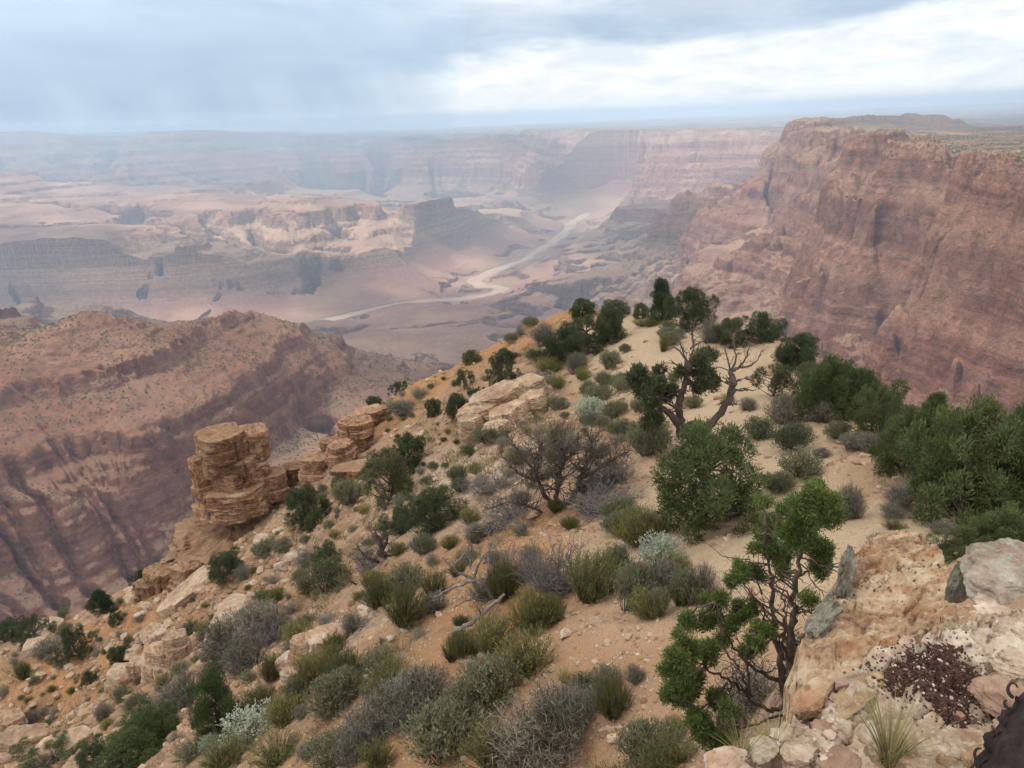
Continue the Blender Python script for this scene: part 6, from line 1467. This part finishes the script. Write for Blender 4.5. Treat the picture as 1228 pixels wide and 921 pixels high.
# low dry grass and forbs between the bushes
N = 42000
th_ = FT0+(FT1-FT0)*(.12+.76*rs.rand(N)); rr_ = np.exp(math.log(5.5)+(math.log(70)-math.log(5.5))*rs.rand(N)**.85)
x_, y_ = np.sin(th_)*rr_, np.cos(th_)*rr_; z_ = ground_z(x_, y_)
ui, vi_ = (th_-FT0)/(FT1-FT0)*(GA-1), (np.log(rr_)-FX0)/(FX1-FX0)*(GB-1)
pm = np.maximum(bil(pathm, ui, vi_), bil(benchm, ui, vi_))
keep = (rs.rand(N) < np.clip(.12+1.1*perlin(x_/2.3, y_/2.3, 191)+.4*perlin(x_/9, y_/9, 192)-2.2*pm, .0, .8))
c_ = np.c_[x_, y_, z_][keep]; n = len(c_); k = 12; hh = (.07+.13*rs.rand(n))*np.clip(rr_[keep]/16, .8, 2.2)
base = np.repeat(c_, k, 0)+rs.normal(size=(n*k, 3))*np.repeat(hh, k)[:, None]*np.array((.45, .45, 0))
d = rs.normal(size=(n*k, 3))*.5+np.array((0, 0, .9))
v, f, tn = blades(base, d, np.repeat(hh, k)*(.6+.7*rs.rand(n*k)), np.repeat(hh, k)*.10, rs, tone=np.clip(np.repeat(rs.rand(n), k)+.15*rs.normal(size=n*k), 0, 1))
ML['cover'] = leaf_material('low_forbs', (.11, .105, .05), (.36, .30, .17))
tag(link('ground_cover', leaf_mesh('ground_cover', (v, f, tn), ML['cover'])), kind='stuff')
# dark seeds on the ledge
M_SEED = stone_mat('dark_seeds', (.035, .018, .016), (.085, .045, .036), (.15, .085, .065))
N = 9000
sx, sy = rs.rand(N), rs.rand(N)
poly = [(1048, 812), (1062, 800), (1085, 800), (1092, 782), (1112, 772), (1128, 782), (1150, 775), (1170, 800), (1186, 818), (1172, 834), (1160, 848), (1172, 872), (1150, 872), (1128, 868), (1100, 850), (1082, 850), (1088, 838), (1070, 832), (1052, 822)]
def inside(px, py, poly):
    r = np.zeros(len(px), bool)
    for (x0, y0), (x1, y1) in zip(poly, poly[1:]+poly[:1]):
        c = ((y0 > py) != (y1 > py)) & (px < (x1-x0)*(py-y0)/(y1-y0+1e-9)+x0); r ^= c
    return r
W_ = np.array([on_ledge(px, py)[:2] for px, py in poly]); lo, hi_ = W_.min(0)-.05, W_.max(0)+.05
q = lo+(hi_-lo)*rs.rand(60000, 2)
wob = .035*np.stack([perlin(q[:, 0]*22, q[:, 1]*22, 5), perlin(q[:, 0]*22+7, q[:, 1]*22, 6)], -1)
ins = inside(q[:, 0]+wob[:, 0], q[:, 1]+wob[:, 1], [tuple(w_) for w_ in W_]); q = q[ins]
ledge_ob = bpy.data.objects['limestone_ledge']
from mathutils.bvhtree import BVHTree
lm = ledge_ob.data; bvh = BVHTree.FromPolygons([tuple(np.array(vv.co)+np.array(ledge_ob.location)) for vv in lm.vertices], [tuple(p_.vertices) for p_ in lm.polygons])
def drop_on_ledge(x, y):
    h = bvh.ray_cast(Vector((x, y, 0)), Vector((0, 0, -1))); return h[0].z if h[0] else None
pz = np.array([drop_on_ledge(a, b) or -9 for a, b in q]); ok = pz > -3
p = np.c_[q, pz][ok]
p = p.copy(); jt = rs.rand(len(p)) < .14; p[jt, :2] += rs.normal(size=(jt.sum(), 2))*.035; p[jt, 2] = [drop_on_ledge(a, b) or -9 for a, b in p[jt, :2]]; p = p[p[:, 2] > -3]
size = .0026+.0024*rs.rand(len(p))
v, f, tn = stones_mesh(p+np.array((0, 0, .002)), size, 41, .8)
tag(link('seeds', make_mesh('seeds', v, f, M_SEED, False, {'tone': tn})), kind='stuff')
k = rs.rand(len(p)) < .012
v, f, tn = stones_mesh(p[k]+np.array((0, 0, .005)), .003+.005*rs.rand(k.sum())**3, 42, .7)
tag(link('pebbles', make_mesh('pebbles', v, f, stone_mat('ledge_pebbles', (.30, .20, .15), (.52, .40, .30), (.70, .60, .50)), False, {'tone': tn})), kind='stuff')
# loose rubble along the outer end of the ledge
q = np.array([PZ(835+170*a, 850+85*b, -1.6)[:2] for a, b in rs.rand(420, 2)])
pz = np.array([drop_on_ledge(a, b) or -9 for a, b in q]); ok = pz > -3; p = np.c_[q, pz][ok]
v, f, tn = stones_mesh(p, .005+.018*rs.rand(len(p))**3, 43, .7)
tag(link('rubble', make_mesh('rubble', v, f, stone_mat('ledge_rubble', (.26, .16, .12), (.48, .35, .27), (.66, .55, .46)), False, {'tone': tn})), kind='stuff')

# loose rocks one can tell apart
ROCKS = []
BM = [make_mesh('rock', *boulder(300+s, (1, .8, .62), 3, 12, .06), M_TAN, False) for s in range(9)]
BL = [make_mesh('rock', *boulder(320+s, (1, .8, .62), 3, 12, .06), M_LIME, False) for s in range(4)]
def put_loose(px, py, wpx, pale=False, label=None, rmin=3.0, rq=random.Random(12)):
    p = hit(px, py, rmin)
    if p is None: return
    s = float(p@CF)/FPX*wpx
    o = bpy.data.objects.new('rock', rq.choice(BL if pale else BM)); COL.objects.link(o)
    o.location = p+np.array((0, 0, s*.12)); o.rotation_euler = (rq.uniform(-.3, .3), rq.uniform(-.3, .3), rq.random()*6.28); o.scale = (s, s, s*rq.uniform(.7, 1.1))
    PLANTS.append([o, 'rock', None, px, py, wpx, wpx*.6, label, 'rock', None, 'rock'])
for c, x, y, w_, pl, lab in (('K', 790, 165, 62, 1, 'pale flat rock at the edge of the path before the round juniper'), ('K', 880, 140, 28, 0, 'small brown stone under the round juniper'), ('K', 185, 770, 105, 1, 'cream rock on the bench between the yellow-green bushes'), ('K', 365, 700, 100, 0, 'flat tan stone on the bench below the grey-green bush'), ('K', 370, 575, 34, 1, None), ('B', 470, 515, 70, 0, 'rusty orange rock between two yellow-green bushes'), ('B', 520, 490, 30, 1, None), ('B', 965, 750, 36, 1, None), ('B', 985, 780, 50, 0, None), ('B', 1000, 745, 30, 1, None),
   ('B', 670, 580, 28, 1, None), ('B', 620, 620, 30, 1, None), ('B', 110, 335, 60, 1, 'white broken rock patch upper stone on the slope'), ('B', 205, 430, 40, 1, None), ('B', 250, 400, 36, 1, None), ('J', 640, 610, 90, 1, 'white rock face on the slope below the bare dark juniper'), ('J', 780, 775, 60, 1, None), ('J', 1040, 640, 60, 1, None), ('J', 440, 690, 40, 1, None), ('F', 265, 590, 60, 0, 'orange-brown block at the trunk of the big dead tree'), ('F', 340, 545, 60, 0, 'second orange-brown block at the trunk of the big dead tree'),
   ('O', 510, 610, 50, 1, 'white rock beside the ledge of the pillar'), ('O', 550, 565, 36, 1, None), ('O', 430, 660, 90, 1, 'pale rock just below the pillar ledge'), ('O', 600, 730, 110, 0, None), ('O', 500, 750, 60, 0, None), ('C', 1020, 180, 60, 1, None), ('C', 560, 430, 100, 0, 'pinkish upright block between rubble and grey brush'), ('C', 480, 500, 80, 0, None), ('C', 430, 560, 90, 0, None), ('C', 250, 545, 36, 1, None), ('C', 145, 575, 36, 1, None), ('C', 560, 270, 90, 0, None), ('C', 470, 300, 70, 0, None), ('C', 520, 330, 60, 0, None), ('C', 610, 390, 50, 0, None), ('C', 1040, 530, 110, 1, 'cream and rust outcrop stone beside the sagebrush row'), ('C', 730, 265, 60, 0, None), ('C', 740, 310, 40, 0, None), ('N', 60, 770, 60, 0, None), ('N', 220, 640, 40, 0, None), ('N', 330, 690, 50, 0, None), ('N', 270, 800, 70, 0, None), ('N', 210, 740, 60, 0, None), ('N', 50, 840, 70, 0, None), ('N', 640, 430, 90, 0, None), ('N', 500, 530, 60, 0, None), ('N', 490, 410, 50, 0, None), ('N', 560, 260, 50, 0, None)):
    px, py = cpx(c, x, y); put_loose(px, py, w_/CROP[c][2], bool(pl), lab)
rq = random.Random(8); n_ = 0
while n_ < 84:
    if rq.random() < .45: px, py = rq.uniform(5, 260), rq.uniform(680, 915)
    else: px, py = rq.uniform(260, 760), rq.uniform(430, 900)
    if hit(px, py) is None: continue
    put_loose(px, py, rq.uniform(5, 13), rq.random() < .25); n_ += 1

# ---------------------------------------------------------------- labels that single each plant and stone out
LAND = [('twin-trunked juniper', 820, 470), ('round juniper by the path', 850, 580), ('slender juniper', 905, 740), ('ochre sandstone tongue', 1060, 690), ('dark juniper clump', 1150, 560), ('big dead tree', 680, 555), ('crest pinyon thicket', 700, 395), ('pale tilted beds', 605, 485),
        ('half-dead olive juniper', 465, 570), ('rock pillar', 285, 590), ('leaning slab', 230, 720), ('reddish rubble slope', 60, 830), ('rubble below the pillar', 165, 730), ('pinkish ledges', 190, 800), ('corner junipers', 150, 890), ('leaning slab in the pinyons', 50, 770), ('pale silvery shrub', 305, 870), ('small rock ledge', 375, 790), ('bare dark juniper', 460, 675), ('long grey log', 575, 735), ('stick pile', 710, 780), ('sandy bench', 690, 880), ('sandstone lip', 450, 480), ('dark mid-slope pinyons', 505, 610), ('red-earth side path', 1000, 530), ('shrub clump beside the path', 790, 690), ('tall pointed pinyon', 800, 375)]
WORDS = {'sagebrush': ('grey-green sagebrush', 'sagebrushes'), 'rabbitbrush': ('yellow-green rabbitbrush', 'rabbitbrushes'), 'blackbrush': ('grey-brown twiggy blackbrush', 'blackbrushes'), 'silver_shrub': ('pale silver-leaved shrub', 'silver shrubs'), 'ephedra_shrub': ('olive broom-like ephedra', 'ephedras'), 'cliffrose_shrub': ('leafy olive bush', 'olive bushes'), 'rock': ('tan rock', 'tan rocks'), 'pale_rock': ('pale cream rock', 'pale rocks')}
GROUPS = {'sagebrush': 'sagebrushes on the slope', 'rabbitbrush': 'rabbitbrushes on the slope', 'blackbrush': 'blackbrushes on the slope', 'silver_shrub': 'silver-leaved shrubs', 'ephedra_shrub': 'ephedra bushes on the slope', 'cliffrose_shrub': 'olive leafy bushes', 'rock': 'loose rocks on the slope', 'juniper_tree': 'junipers on the spur', 'pinyon_tree': 'pinyons on the spur', 'dead_shrub': 'dead branches and snags', 'bare_shrub': 'leafless twig bushes'}
CATS = {'sagebrush': 'sagebrush', 'rabbitbrush': 'shrub', 'blackbrush': 'shrub', 'silver_shrub': 'shrub', 'ephedra_shrub': 'shrub', 'cliffrose_shrub': 'bush', 'rock': 'rock', 'juniper_tree': 'juniper', 'pinyon_tree': 'pinyon', 'dead_shrub': 'dead wood', 'bare_shrub': 'bare bush'}
ORD = ['', 'second', 'third', 'fourth', 'fifth', 'sixth', 'seventh', 'eighth', 'ninth', 'tenth', 'eleventh', 'twelfth', 'thirteenth', 'fourteenth', 'fifteenth', 'sixteenth', 'seventeenth', 'eighteenth', 'nineteenth', 'twentieth', 'twenty-first', 'twenty-second', 'twenty-third', 'twenty-fourth', 'twenty-fifth']
buckets = {}
for r in PLANTS:
    o, word, desc, px, py, wpx, hpx, label, cat, group, kind = r
    o['category'] = cat or CATS[word]; o['group'] = group or GROUPS[word]
    if label: o['label'] = label; continue
    lm_ = min(LAND, key=lambda q: math.hypot(q[1]-px, q[2]-py)); word = 'pale_rock' if word == 'rock' and o.data in BL else word
    buckets.setdefault((word, lm_[0]), []).append(r)
for (word, lm_), rs_ in buckets.items():
    rs_.sort(key=lambda r: r[3]); n = len(rs_); one, many = WORDS[word]; big = sorted(r[5] for r in rs_)
    for i, r in enumerate(rs_):
        sz = '' if n < 3 else ('large ' if r[5] >= big[-1] else 'small ' if r[5] <= big[0] else '')
        d = one
        if n == 1: lab = f'{d} nearest the {lm_}'
        elif i == 0: lab = f'{sz}{d}, leftmost of the {many} by the {lm_}'
        elif i == n-1: lab = f'{sz}{d}, rightmost of the {many} by the {lm_}'
        elif i <= n//2: lab = f'{sz}{d}, {ORD[i]} from left of {many} by the {lm_}'
        else: lab = f'{sz}{d}, {ORD[n-1-i]} from right of {many} by the {lm_}'
        r[0]['label'] = lab
